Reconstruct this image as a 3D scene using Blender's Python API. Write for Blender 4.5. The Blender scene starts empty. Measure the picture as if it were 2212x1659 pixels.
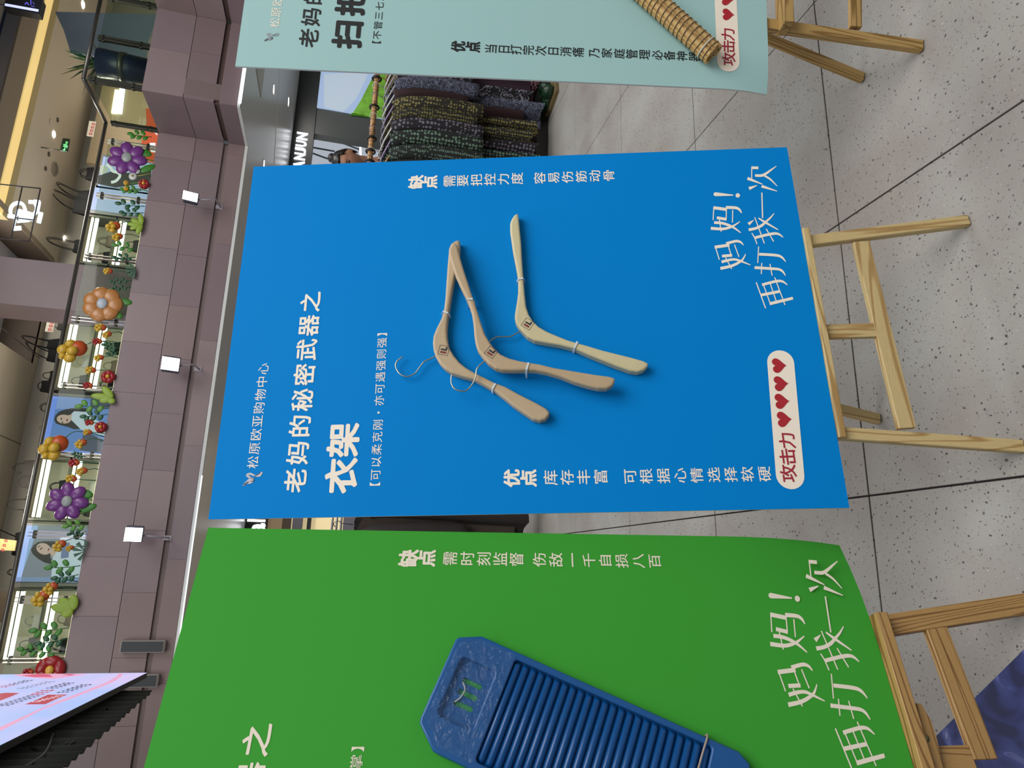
import bpy, bmesh, math, random
from mathutils import Vector, Matrix, noise
random.seed(7)
V = Vector
C = bpy.context.scene.collection
S = bpy.context.scene
# ------------------------------------------------------------------ camera (phone held on its side, lens pitched down 13 degrees)
FPX = 1477.4
G = Matrix(((0.965729, 0.02237, 0.258587), (-0.245346, -0.24642, 0.937594), (0.084695, -0.968905, -0.232487)))
EYE = V((0, 0, 1.25))
cam_d = bpy.data.cameras.new('camera'); cam = bpy.data.objects.new('camera', cam_d); C.objects.link(cam)
right, up_, back = G @ V((0, 1, 0)), G @ V((1, 0, 0)), -(G @ V((0, 0, 1)))
M = Matrix((right, up_, back)).transposed().to_4x4(); M.translation = EYE
cam.matrix_world = M
cam_d.sensor_width = 36; cam_d.lens = 36 * FPX / 2212; cam_d.clip_start = 0.02; cam_d.clip_end = 100
S.camera = cam
S.view_settings.view_transform = 'Standard'; S.view_settings.look = 'None'
S.view_settings.gamma = 1; S.view_settings.exposure = 0.0; S.view_settings.use_curve_mapping = False
# ------------------------------------------------------------------ light
w = bpy.data.worlds.new('world'); S.world = w; w.use_nodes = True
w.node_tree.nodes['Background'].inputs[0].default_value = (0.80, 0.88, 1.0, 1)
w.node_tree.nodes['Background'].inputs[1].default_value = 0.50
def area(name, loc, size, power, color=(1, 1, 1), target=None, sy=None):
    d = bpy.data.lights.new(name, 'AREA'); d.energy = power; d.color = color; d.size = size
    if sy: d.shape = 'RECTANGLE'; d.size_y = sy
    o = bpy.data.objects.new(name, d); C.objects.link(o); o.location = loc
    if target is not None:
        o.rotation_euler = (V(target) - V(loc)).to_track_quat('-Z', 'Y').to_euler()
    return o
area('atrium_light', (2.2, -1.6, 6.2), 4.2, 300, (1.0, 0.96, 0.90), (0.6, 1.6, 0.8))
area('atrium_light', (-3.0, 3.0, 8.5), 4.0, 240, (1.0, 0.97, 0.93), (2, 9, 3))
area('atrium_light', (5.0, 4.0, 8.5), 4.0, 320, (1.0, 0.97, 0.93), (4, 8, 2))
for x, y, e in ((9.0, 12.0, 50), (6.4, 12.3, 60), (1.0, 12.0, 75), (-3.0, 12.0, 50), (4.4, 12.0, 40)): area('upper_shop_fill', (x, y, 6.8 if x != 4.4 else 7.4), 0.9, e, (1.0, 0.93, 0.82), (x, y, 0))  # added fill lights; their bounce lifts the dark upper ceiling
for x, y, e in ((11.0, 13.4, 80), (7.4, 12.8, 80), (2.0, 12.6, 70), (-3.0, 12.6, 50)): area('arcade_fill', (x, y, 3.0), 0.8, e, (1.0, 0.96, 0.9), (x, y, 0))  # fill lights added under the soffit to brighten the arcade
area('shop_fill', (8.4, 16.3, 2.95), 0.7, 30, (1.0, 0.98, 0.95), (8.4, 16.3, 0))  # extra fill added inside the shop opening
# ------------------------------------------------------------------ helpers
def ray(x, y): return G @ V((1659 - y - 829.5, x - 1106.0, FPX))
def PY(x, y, Y): r = ray(x, y); return EYE + r * (Y / r.y)
def PZ(x, y, z): r = ray(x, y); return EYE + r * ((z - 1.25) / r.z)
def PX(x, y, X): r = ray(x, y); return EYE + r * (X / r.x)
def lin(c):
    if isinstance(c, str): c = tuple(int(c[i:i + 2], 16) / 255 for i in (0, 2, 4))
    return tuple((v / 12.92 if v <= 0.04045 else ((v + 0.055) / 1.055) ** 2.4) for v in c) + (1,)
MATS = {}
def mat(name, col, rough=0.6, metal=0.0, emit=0.0, var=0.0, scale=8.0, bump=0.0, spec=0.5, trans=0.0, ecol=None, alpha=1.0):
    if name in MATS: return MATS[name]
    m = bpy.data.materials.new(name); m.use_nodes = True; nt = m.node_tree; b = nt.nodes['Principled BSDF']
    c = lin(col)
    b.inputs['Base Color'].default_value = c; b.inputs['Roughness'].default_value = rough
    b.inputs['Metallic'].default_value = metal; b.inputs['Specular IOR Level'].default_value = spec
    b.inputs['Transmission Weight'].default_value = trans; b.inputs['Alpha'].default_value = alpha
    if emit:
        b.inputs['Emission Color'].default_value = lin(ecol or col); b.inputs['Emission Strength'].default_value = emit
    if var or bump:
        tc = nt.nodes.new('ShaderNodeTexCoord'); nz = nt.nodes.new('ShaderNodeTexNoise'); nz.inputs['Scale'].default_value = scale
        nz.inputs['Detail'].default_value = 6; nt.links.new(tc.outputs['Object'], nz.inputs['Vector'])
        if var:
            mx = nt.nodes.new('ShaderNodeMix'); mx.data_type = 'RGBA'
            mx.inputs[6].default_value = tuple(v * (1 - var) for v in c[:3]) + (1,); mx.inputs[7].default_value = tuple(min(1, v * (1 + var)) for v in c[:3]) + (1,)
            nt.links.new(nz.outputs['Fac'], mx.inputs[0]); nt.links.new(mx.outputs[2], b.inputs['Base Color'])
            if emit and not ecol: nt.links.new(mx.outputs[2], b.inputs['Emission Color'])
        if bump:
            bp = nt.nodes.new('ShaderNodeBump'); bp.inputs['Strength'].default_value = bump; bp.inputs['Distance'].default_value = 0.004
            nt.links.new(nz.outputs['Fac'], bp.inputs['Height']); nt.links.new(bp.outputs['Normal'], b.inputs['Normal'])
    MATS[name] = m; return m
def wood(name, light, dark, rings=1.0):
    if name in MATS: return MATS[name]
    m = bpy.data.materials.new(name); m.use_nodes = True; nt = m.node_tree; b = nt.nodes['Principled BSDF']; L = nt.links.new
    tc = nt.nodes.new('ShaderNodeTexCoord'); oi = nt.nodes.new('ShaderNodeObjectInfo')
    mp = nt.nodes.new('ShaderNodeMapping'); mp.inputs['Scale'].default_value = (2.0, 26, 26)
    ad = nt.nodes.new('ShaderNodeVectorMath'); ad.operation = 'ADD'
    ml = nt.nodes.new('ShaderNodeMath'); ml.operation = 'MULTIPLY'; ml.inputs[1].default_value = 37.0
    L(oi.outputs['Random'], ml.inputs[0]); L(tc.outputs['Object'], mp.inputs['Vector']); L(mp.outputs[0], ad.inputs[0]); L(ml.outputs[0], ad.inputs[1])
    nz = nt.nodes.new('ShaderNodeTexNoise'); nz.inputs['Scale'].default_value = 0.55; nz.inputs['Detail'].default_value = 2.0; nz.inputs['Distortion'].default_value = 0.4
    L(ad.outputs[0], nz.inputs['Vector'])
    wv = nt.nodes.new('ShaderNodeMath'); wv.operation = 'MULTIPLY'; wv.inputs[1].default_value = 62 * rings
    sn = nt.nodes.new('ShaderNodeMath'); sn.operation = 'SINE'
    L(nz.outputs['Fac'], wv.inputs[0]); L(wv.outputs[0], sn.inputs[0])
    rp = nt.nodes.new('ShaderNodeValToRGB'); rp.color_ramp.elements[0].position = 0.45; rp.color_ramp.elements[0].color = lin(light)
    rp.color_ramp.elements[1].position = 1.0; rp.color_ramp.elements[1].color = lin(dark)
    L(sn.outputs[0], rp.inputs[0])
    n2 = nt.nodes.new('ShaderNodeTexNoise'); n2.inputs['Scale'].default_value = 30; L(ad.outputs[0], n2.inputs['Vector'])
    mx = nt.nodes.new('ShaderNodeMix'); mx.data_type = 'RGBA'; mx.blend_type = 'MULTIPLY'; mx.inputs[0].default_value = 0.35
    L(rp.outputs[0], mx.inputs[6]); L(n2.outputs['Fac'], mx.inputs[7]); L(mx.outputs[2], b.inputs['Base Color'])
    b.inputs['Roughness'].default_value = 0.55
    MATS[name] = m; return m
def dots(name, base, spot, scale=60, size=0.35, kind='F1', third=None, aspect=(1, 1, 1)):
    if name in MATS: return MATS[name]
    m = bpy.data.materials.new(name); m.use_nodes = True; nt = m.node_tree; b = nt.nodes['Principled BSDF']; L = nt.links.new
    tc = nt.nodes.new('ShaderNodeTexCoord'); mp = nt.nodes.new('ShaderNodeMapping'); mp.inputs['Scale'].default_value = aspect
    L(tc.outputs['Object'], mp.inputs[0])
    if kind == 'check':
        wv = nt.nodes.new('ShaderNodeTexChecker'); wv.inputs['Scale'].default_value = scale; fac = wv.outputs['Fac']
    elif kind == 'squiggle':
        wv = nt.nodes.new('ShaderNodeTexNoise'); wv.inputs['Scale'].default_value = scale; wv.inputs['Detail'].default_value = 2; wv.inputs['Distortion'].default_value = 1.2
        a = nt.nodes.new('ShaderNodeMath'); a.operation = 'SUBTRACT'; a.inputs[1].default_value = 0.5; L(wv.outputs['Fac'], a.inputs[0])
        c = nt.nodes.new('ShaderNodeMath'); c.operation = 'ABSOLUTE'; L(a.outputs[0], c.inputs[0])
        d = nt.nodes.new('ShaderNodeMath'); d.operation = 'LESS_THAN'; d.inputs[1].default_value = size; L(c.outputs[0], d.inputs[0]); fac = d.outputs[0]
    else:
        wv = nt.nodes.new('ShaderNodeTexVoronoi'); wv.inputs['Scale'].default_value = scale; wv.inputs['Randomness'].default_value = 0.35
        d = nt.nodes.new('ShaderNodeMath'); d.operation = 'LESS_THAN'; d.inputs[1].default_value = size; L(wv.outputs['Distance'], d.inputs[0]); fac = d.outputs[0]
    L(mp.outputs[0], wv.inputs['Vector'])
    mx = nt.nodes.new('ShaderNodeMix'); mx.data_type = 'RGBA'; mx.inputs[6].default_value = lin(base); mx.inputs[7].default_value = lin(spot)
    L(fac, mx.inputs[0]); L(mx.outputs[2], b.inputs['Base Color']); b.inputs['Roughness'].default_value = 0.85
    MATS[name] = m; return m
def setp(o, label=None, cat=None, group=None, kind=None):
    if label: o['label'] = label
    if cat: o['category'] = cat
    if group: o['group'] = group
    if kind: o['kind'] = kind
    return o
def obj(name, verts, faces, m, parent=None, smooth=False, mw=None):
    me = bpy.data.meshes.new(name); me.from_pydata([tuple(v) for v in verts], [], faces); me.update()
    return objm(name, me, m, parent, smooth, mw)
def objm(name, me, m, parent=None, smooth=False, mw=None):
    if m is not None:
        me.materials.clear()
        for x in (m if isinstance(m, (list, tuple)) else [m]): me.materials.append(x)
    o = bpy.data.objects.new(name, me); C.objects.link(o)
    if smooth:
        for p in me.polygons: p.use_smooth = True
    if mw is not None: o.matrix_world = mw
    if parent is not None:
        o.parent = parent; o.matrix_parent_inverse = parent.matrix_basis.inverted()
    return o
def empty(name, loc, label=None, cat=None, group=None, kind=None):
    o = bpy.data.objects.new(name, None); C.objects.link(o); o.location = loc; o.empty_display_size = 0.05
    return setp(o, label, cat, group, kind)
def bm_mesh(bm, name='m'):
    me = bpy.data.meshes.new(name); bmesh.ops.recalc_face_normals(bm, faces=bm.faces); bm.to_mesh(me); bm.free(); return me
def boxmesh(sx, sy, sz, bevel=0.0, seg=1):
    bm = bmesh.new(); bmesh.ops.create_cube(bm, size=1)
    for v in bm.verts: v.co = V((v.co.x * sx, v.co.y * sy, v.co.z * sz))
    if bevel: bmesh.ops.bevel(bm, geom=bm.edges[:], offset=bevel, segments=seg, affect='EDGES', profile=0.6)
    return bm_mesh(bm, 'box')
def box(name, lo, hi, m, parent=None, bevel=0.0):
    lo, hi = V(lo), V(hi); c = (lo + hi) / 2; s = hi - lo
    return objm(name, boxmesh(abs(s.x), abs(s.y), abs(s.z), bevel), m, parent, mw=Matrix.Translation(c))
def basis(ex, ey, ez, o=V((0, 0, 0))):
    m = Matrix((ex, ey, ez)).transposed().to_4x4(); m.translation = o; return m
def bar(name, p0, p1, wid, dep, side, m, parent=None, bevel=0.0012, ext=0.0):
    # box whose length runs p0->p1; 'side' is the direction of its width
    p0, p1 = V(p0), V(p1); d = (p1 - p0); L = d.length + 2 * ext; ex = d.normalized()
    ey = (V(side) - ex * ex.dot(V(side))).normalized(); ez = ex.cross(ey)
    return objm(name, boxmesh(L, wid, dep, bevel), m, parent, mw=basis(ex, ey, ez, (p0 + p1) / 2))
def tubemesh(pts, r, seg=8, closed=False, r1=None):
    pts = [V(p) for p in pts]; n = len(pts); vs = []; fs = []
    ref = V((0, 0, 1))
    prev = None
    for i, p in enumerate(pts):
        a = pts[(i - 1) % n] if (closed or i > 0) else p; b = pts[(i + 1) % n] if (closed or i < n - 1) else p
        t = (b - a).normalized()
        if prev is None:
            rr = V((0, 0, 1)) if abs(t.z) < 0.9 else V((1, 0, 0)); u = t.cross(rr).normalized()
        else: u = (prev - t * prev.dot(t)).normalized()
        prev = u; v = t.cross(u)
        rad = r if r1 is None else r + (r1 - r) * i / (n - 1)
        for k in range(seg):
            an = 2 * math.pi * k / seg; vs.append(p + (u * math.cos(an) + v * math.sin(an)) * rad)
    m = n if closed else n - 1
    for i in range(m):
        for k in range(seg):
            a = i * seg + k; b = i * seg + (k + 1) % seg; j = (i + 1) % n
            fs.append((a, b, j * seg + (k + 1) % seg, j * seg + k))
    if not closed: fs.append(tuple(range(seg - 1, -1, -1))); fs.append(tuple((n - 1) * seg + k for k in range(seg)))
    me = bpy.data.meshes.new('tube'); me.from_pydata(vs, [], fs); me.update(); return me
def tube(name, pts, r, m, parent=None, seg=8, closed=False, r1=None): return objm(name, tubemesh(pts, r, seg, closed, r1), m, parent, True)
def smoothpts(pts, n=4):
    pts = [V(p) for p in pts]; out = []
    for i in range(len(pts) - 1):
        p0 = pts[max(0, i - 1)]; p1 = pts[i]; p2 = pts[i + 1]; p3 = pts[min(len(pts) - 1, i + 2)]
        for k in range(n):
            t = k / n; out.append(0.5 * ((2 * p1) + (p2 - p0) * t + (2 * p0 - 5 * p1 + 4 * p2 - p3) * t * t + (3 * p1 - p0 - 3 * p2 + p3) * t ** 3))
    out.append(pts[-1]); return out
def ball(name, c, rad, m, parent=None, rot=None, seg=16, ring=10):
    bm = bmesh.new(); bmesh.ops.create_uvsphere(bm, u_segments=seg, v_segments=ring, radius=1)
    me = bm_mesh(bm, 'ball'); rad = V(rad) if not isinstance(rad, (int, float)) else V((rad, rad, rad))
    mw = Matrix.Translation(V(c)) @ (rot.to_4x4() if rot is not None else Matrix.Identity(4)) @ Matrix.Diagonal((rad.x, rad.y, rad.z, 1))
    for v in me.vertices: v.co = V((v.co.x * rad.x, v.co.y * rad.y, v.co.z * rad.z))
    mw = Matrix.Translation(V(c)) @ (rot.to_4x4() if rot is not None else Matrix.Identity(4))
    return objm(name, me, m, parent, True, mw)
class Frame:
    def __init__(s, o, ex, ey):
        s.o = V(o); s.ex = V(ex).normalized(); s.ey = (V(ey) - s.ex * s.ex.dot(V(ey))).normalized(); s.n = s.ex.cross(s.ey)
    def st(s, x, y, off=0.0):            # where the sight line of a photo pixel meets the plane lying off metres in front
        r = ray(x, y); t = ((s.o + s.n * off - EYE).dot(s.n)) / r.dot(s.n); p = EYE + r * t - s.o
        return (p.dot(s.ex), p.dot(s.ey))
    def w(s, a, b, c=0.0): return s.o + s.ex * a + s.ey * b + s.n * c
    def mat(s): return basis(s.ex, s.ey, s.n, s.o)
def flat(name, fr, polys, off, m, parent):
    # flat print: polygons given in board metres
    vs = []; fs = []
    for p in polys:
        a = sum(p[i][0] * p[(i + 1) % len(p)][1] - p[(i + 1) % len(p)][0] * p[i][1] for i in range(len(p)))
        if a < 0: p = p[::-1]
        k = len(vs); vs += [(q[0], q[1], off) for q in p]; fs.append(tuple(range(k, k + len(p))))
    return obj(name, vs, fs, m, parent, mw=fr.mat())
def prism(name, fr, poly, n0, n1, m, parent=None, bevel=0.0, seg=2, smooth=False, holes=None):
    bm = bmesh.new(); vs = [bm.verts.new((p[0], p[1], n0)) for p in poly]; f = bm.faces.new(vs)
    r = bmesh.ops.extrude_face_region(bm, geom=[f]); ev = [g for g in r['geom'] if isinstance(g, bmesh.types.BMVert)]
    for v in ev: v.co.z = n1
    bmesh.ops.recalc_face_normals(bm, faces=bm.faces)
    if bevel:
        es = [e for e in bm.edges if all(v in ev for v in e.verts)]
        bmesh.ops.bevel(bm, geom=es, offset=bevel, segments=seg, affect='EDGES', profile=0.5)
    o = objm(name, bm_mesh(bm, name), m, parent, smooth, mw=fr.mat())
    return o
# ---- letters
_tmp_c = bpy.data.curves.new('glyph', 'FONT'); _tmp_o = bpy.data.objects.new('glyph', _tmp_c); C.objects.link(_tmp_o)
_tmp_c.fill_mode = 'BOTH'; _tmp_c.resolution_u = 2
GL = {}
def glyph(s, bold=0.0):
    k = (s, bold)
    if k in GL: return GL[k]
    _tmp_c.body = s; _tmp_c.offset = bold
    dg = bpy.context.evaluated_depsgraph_get(); dg.update()
    me = bpy.data.meshes.new_from_object(_tmp_o.evaluated_get(dg))
    vs = [(v.co.x, v.co.y) for v in me.vertices]; fs = [tuple(p.vertices) for p in me.polygons]
    bpy.data.meshes.remove(me); GL[k] = (vs, fs); return GL[k]
def gbox(s, bold=0.0):
    vs = glyph(s, bold)[0]; xs = [v[0] for v in vs]; ys = [v[1] for v in vs]; return min(xs), min(ys), max(xs), max(ys)
REF = gbox('国')
EM = (REF[2] - REF[0]) / 0.74          # glyph ink box -> cell square
EX0 = (REF[0] + REF[2]) / 2 - 0.5 * EM; EY0 = (REF[1] + REF[3]) / 2 - 0.5 * EM
def chars(name, fr, items, off, m, parent, bold=0.0):
    # items: (char, s_left, t_bottom, width, height) in board metres, each cell holding one em square
    vs = []; fs = []
    ds = [(0, 0)] + [(math.cos(math.pi * q / 4), math.sin(math.pi * q / 4)) for q in range(8)] if bold else [(0, 0)]
    for ch, a, b, w_, h_ in items:
        gv, gf = glyph(ch)
        for q, (ddx, ddy) in enumerate(ds):      # heavier weight: the same glyph laid again around itself
            k = len(vs)
            vs += [(a + (x - EX0) / EM * w_ + ddx * bold * w_, b + (y - EY0) / EM * h_ + ddy * bold * h_, off + q * 0.000004) for x, y in gv]; fs += [tuple(i + k for i in f) for f in gf]
    return obj(name, vs, fs, m, parent, mw=fr.mat())
WF = 1.08
def line(fr, text, p0, p1, h):
    # text set from photo point p0 to p1 (its baseline), cell height h metres
    a = fr.st(*p0); b = fr.st(*p1); n = len(text); dx = (b[0] - a[0]) / n; dy = (b[1] - a[1]) / n
    return [(c, a[0] + dx * i - .10 * h * WF, a[1] + dy * i - .12 * h, h * WF, h) for i, c in enumerate(text) if c != ' ']
def column(fr, text, xs, ys, f=1.26):
    # upright characters stacked downwards: xs = list of (x0,x1) extents in the photo, ys = y of their lower-left edge & upper
    out = []
    for c, (x0, x1), (y0, y1) in zip(text, xs, ys):
        a = fr.st(x1, y1); b = fr.st(x0, y0); w_ = (b[0] - a[0]) * f; h_ = (b[1] - a[1]) * f
        if c == '一': h_ = w_
        out.append((c, (a[0] + b[0]) / 2 - w_ / 2, (a[1] + b[1]) / 2 - h_ / 2, w_, h_))
    return out
def ribbon(pts, ws):
    # brush stroke outline from centre points and widths (same unit)
    pts = [V(p).to_2d() for p in pts]; n = len(pts)
    if n > 2:
        sp = smoothpts([p.to_3d() for p in pts], 4); m = len(sp); wn = []
        for i in range(m):
            t = i / (m - 1) * (n - 1); k = min(int(t), n - 2); u = t - k; wn.append(ws[k] * (1 - u) + ws[k + 1] * u)
        pts = [p.to_2d() for p in sp]; ws = wn; n = m
    L = []; R = []
    for i in range(n):
        t = (pts[min(i + 1, n - 1)] - pts[max(i - 1, 0)]).normalized(); nn = V((-t.y, t.x)) * ws[i] / 2
        L.append(pts[i] + nn); R.append(pts[i] - nn)
    return [[tuple(L[i]), tuple(L[i + 1]), tuple(R[i + 1]), tuple(R[i])] for i in range(n - 1)]
def disc2(c, r, n=20, ry=None): return [(c[0] + r * math.cos(2 * math.pi * k / n), c[1] + (ry or r) * math.sin(2 * math.pi * k / n)) for k in range(n)]
# ------------------------------------------------------------------ floor of square terrazzo tiles
def floor_mat():
    m = bpy.data.materials.new('terrazzo'); m.use_nodes = True; nt = m.node_tree; b = nt.nodes['Principled BSDF']; L = nt.links.new
    g = nt.nodes.new('ShaderNodeNewGeometry')
    n1 = nt.nodes.new('ShaderNodeTexNoise'); n1.inputs['Scale'].default_value = 2.6; n1.inputs['Detail'].default_value = 5
    L(g.outputs['Position'], n1.inputs['Vector'])
    r1 = nt.nodes.new('ShaderNodeValToRGB'); r1.color_ramp.elements[0].position = 0.35; r1.color_ramp.elements[0].color = lin('8f8983'); r1.color_ramp.elements[1].position = 0.65; r1.color_ramp.elements[1].color = lin('a09f9a')
    L(n1.outputs['Fac'], r1.inputs[0])
    def speck(scale, size, col, src, seed):
        mp = nt.nodes.new('ShaderNodeMapping'); mp.inputs['Location'].default_value = (seed, seed, 0); L(g.outputs['Position'], mp.inputs[0])
        nd = nt.nodes.new('ShaderNodeTexNoise'); nd.inputs['Scale'].default_value = scale * 1.2; L(mp.outputs[0], nd.inputs['Vector'])
        ad = nt.nodes.new('ShaderNodeVectorMath'); ad.operation = 'MULTIPLY_ADD'; ad.inputs[1].default_value = (0.012, 0.012, 0.012); L(nd.outputs['Color'], ad.inputs[0]); L(mp.outputs[0], ad.inputs[2])
        v = nt.nodes.new('ShaderNodeTexVoronoi'); v.inputs['Scale'].default_value = scale; L(ad.outputs[0], v.inputs['Vector'])
        lt = nt.nodes.new('ShaderNodeMath'); lt.operation = 'LESS_THAN'; lt.inputs[1].default_value = size; L(v.outputs['Distance'], lt.inputs[0])
        sp = nt.nodes.new('ShaderNodeSeparateColor'); L(v.outputs['Color'], sp.inputs[0])
        gt = nt.nodes.new('ShaderNodeMath'); gt.operation = 'GREATER_THAN'; gt.inputs[1].default_value = 0.25; L(sp.outputs[0], gt.inputs[0])
        mu = nt.nodes.new('ShaderNodeMath'); mu.operation = 'MULTIPLY'; L(lt.outputs[0], mu.inputs[0]); L(gt.outputs[0], mu.inputs[1])
        mx = nt.nodes.new('ShaderNodeMix'); mx.data_type = 'RGBA'; mx.inputs[7].default_value = lin(col); L(src, mx.inputs[6]); L(mu.outputs[0], mx.inputs[0]); return mx.outputs[2]
    c = speck(64, 0.16, '4e4a46', r1.outputs[0], 3.0); c = speck(110, 0.17, '67625c', c, 9.0); c = speck(150, 0.16, '7a756e', c, 19.0); c = speck(80, 0.10, 'b5b2aa', c, 15.0)
    L(c, b.inputs['Base Color']); b.inputs['Roughness'].default_value = 0.38; b.inputs['Specular IOR Level'].default_value = 0.35
    return m
FM = floor_mat()
GX, GY, TX, TY = 0.187, 1.412, 0.729, 0.713
fl = box('floor', (-9, -4, -0.05), (18, 24, -0.006), mat('grout', '2a2422', 0.9)); setp(fl, 'grey speckled terrazzo tile floor of the mall', 'floor', kind='structure')
tm = boxmesh(TX - 0.0045, TY - 0.0045, 0.012, 0.0008)
for i in range(-5, 9):
    for j in range(-3, 9):
        objm('tile', tm, None, fl, mw=Matrix.Translation((GX + TX * (i + 0.5), GY + TY * (j + 0.5), -0.006)))
tm.materials.append(FM)
xa, xb, ya, yb = GX - 5 * TX, GX + 9 * TX, GY - 3 * TY, GY + 9 * TY
def slabs(name, rects, z0, z1, m, parent):
    vs = []; fs = []
    for x0, x1, y0, y1 in rects:
        k = len(vs)
        vs += [(x, y, z) for z in (z0, z1) for x, y in ((x0, y0), (x1, y0), (x1, y1), (x0, y1))]
        fs += [tuple(k + q for q in f) for f in ((4, 5, 6, 7), (3, 2, 1, 0), (0, 1, 5, 4), (1, 2, 6, 5), (2, 3, 7, 6), (3, 0, 4, 7))]
    return obj(name, vs, fs, m, parent)
far = []
for i in range(-12, 24):
    for j in range(-7, 31):
        if -5 <= i < 9 and -3 <= j < 9: continue
        far.append((GX + TX * i + .002, GX + TX * (i + 1) - .002, GY + TY * j + .002, GY + TY * (j + 1) - .002))
setp(slabs('far_tiles', far, -0.0062, 0.0, FM, fl), kind='stuff')
# blue printed floor sheet at the near left
def blue_sheet():
    m = bpy.data.materials.new('blue_print'); m.use_nodes = True; nt = m.node_tree; b = nt.nodes['Principled BSDF']; L = nt.links.new
    g = nt.nodes.new('ShaderNodeNewGeometry'); n = nt.nodes.new('ShaderNodeTexNoise'); n.inputs['Scale'].default_value = 7; n.inputs['Detail'].default_value = 2; n.inputs['Distortion'].default_value = 2.2
    L(g.outputs['Position'], n.inputs['Vector'])
    r = nt.nodes.new('ShaderNodeValToRGB'); e = r.color_ramp.elements
    e[0].position = 0.36; e[0].color = lin('0f1744'); e[1].position = 0.72; e[1].color = lin('8a90ba')
    for p, c in ((0.46, '232d66'), (0.55, '2f3a74'), (0.585, '55609a'), (0.60, '2c366f')):
        q = e.new(p); q.color = lin(c)
    L(n.outputs['Fac'], r.inputs[0]); L(r.outputs[0], b.inputs['Base Color']); b.inputs['Roughness'].default_value = 0.45
    return m
a, b = PZ(2022, 1592, 0), PZ(2212, 1405, 0); d = (b - a).normalized(); nn = V((-d.y, d.x, 0)); nn = nn if (nn.x < 0) else -nn
fr = Frame(a - d * 0.5 + V((0, 0, 0.0005)), d, nn)
if fr.n.z < 0: fr = Frame(a - d * 0.5 + V((0, 0, 0.0005)), nn, d)
sheet = prism('floor_sheet', fr, [(0, 0), (1.3, 0), (1.3, 0.9), (0, 0.9)] if fr.ex.dot(d) > .9 else [(0, 0), (0.9, 0), (0.9, 1.3), (0, 1.3)], 0, 0.002, blue_sheet())
setp(sheet, 'deep blue printed sheet with pale petal shapes lying on the floor', 'sheet')

# ------------------------------------------------------------------ the three boards and their easels
PINE = wood('pale_pine', 'dfc68e', 'b8935a'); PINE2 = wood('brown_pine', 'c59c60', '8a6334', 2.2); PINE3 = wood('golden_pine', 'c4a163', '8d6a35', 1.2)
CREAM = mat('cream_print', 'fff4e4', 0.6); BLACKP = mat('black_print', '17181a', 0.6); REDP = mat('red_print', 'b3202f', 0.6); REDT = mat('crimson_print', 'a8243c', 0.6)
EDGE = mat('foam_edge', 'cfd3d0', 0.8)
W_, H_ = 0.80, 1.20
A_TL, A_TR, A_BR, A_BL = V((0.0750, 1.4256, 1.485)), V((0.869, 1.486, 1.5)), V((0.913, 1.1436, .351)), V((0.119, 1.0836, .336))
blue = Frame(A_BL, A_TR - A_TL + A_BR - A_BL, A_TL - A_BL + A_TR - A_BR)
gx_ = V((0.942, 0.33, -0.064)).normalized(); green = Frame(V((0.067, 1.135, 0.305)) - gx_ * 0.8, gx_, V((-0.008, 0.213, 0.977)))
tx_ = V((0.996, -0.075, 0)).normalized(); teal = Frame(V((1.063, 1.158, 0.372)), tx_, V((-0.003, 0.208, 0.978)))
print('DBG blue corners', [[round(v, 3) for v in blue.st(*p)] for p in ((450, 1122), (548, 360), (1700, 318), (1835, 1097))])
print('DBG green', [[round(v, 3) for v in green.st(*p)] for p in ((450, 1140), (1820, 1163), (310, 1659), (1995, 1659), (1878, 1329), (1974, 1659))])
print('DBG teal', [[round(v, 3) for v in teal.st(*p)] for p in ((508, 143), (1660, 194), (530, 0), (1663, 0))])
def board(fr, col, poly, label, bend=None):
    g = empty('display_board', fr.o, label, 'board')
    bm = bmesh.new(); nx, ny = 16, 24
    x1 = max(p[0] for p in poly); y1 = max(p[1] for p in poly); x0 = min(p[0] for p in poly); y0 = min(p[1] for p in poly)
    def surf(s, t): return bend(s, t) if bend else 0.0
    grid = []
    for j in range(ny + 1):
        row = []
        for i in range(nx + 1):
            u, v = i / nx, j / ny
            B, T = V(poly[0]).lerp(V(poly[1]), u), V(poly[3]).lerp(V(poly[2]), u); q = B.lerp(T, v)
            row.append((q.x, q.y, surf(q.x, q.y)))
        grid.append(row)
    vs = [p for r in grid for p in r]; N = len(vs); vs += [(x, y, z - 0.005) for x, y, z in vs]
    W = nx + 1; f1 = []; f2 = []; rim = []
    for j in range(ny):
        for i in range(nx):
            a = j * W + i; f1.append((a, a + 1, a + W + 1, a + W)); f2.append((N + a + W, N + a + W + 1, N + a + 1, N + a))
    for i in range(nx): rim.append((i, N + i, N + i + 1, i + 1)); a = ny * W + i; rim.append((a + 1, N + a + 1, N + a, a))
    for j in range(ny): a = j * W; rim.append((a + W, N + a + W, N + a, a)); a += nx; rim.append((a, N + a, N + a + W, a + W))
    p = obj('printed_face', vs[:N], f1, col, g, True, fr.mat())
    obj('foam_core', vs, f2 + rim, EDGE, g, mw=fr.mat())
    return g
bp = [blue.st(1835, 1097), blue.st(1700, 318), blue.st(548, 360), blue.st(450, 1122)]   # measured corners: bottom left first (the board lies upright, left = down)
bb = board(blue, mat('blue_print_face', '0086da', 0.65, var=0.02, scale=3, spec=0.08), bp, 'blue display board holding three wooden coat hangers, on the middle easel')
def gbend(s, t):
    d = max(0, 1 - math.hypot((s - 0.8) / 0.20, (t) / 0.22)); return -0.035 * d * d + 0.0
gbd = board(green, mat('green_print_face', '3fa138', 0.6, var=0.02, scale=3, spec=0.1), [(0, 0), green.st(1830, 1163), green.st(450, 1140), (0, 1.2)], 'green display board holding the ribbed blue washboard', gbend)
def tbend(s, t):
    d = max(0, 1 - math.hypot((s) / 0.07, (t) / 0.07)); return -0.015 * d
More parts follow.
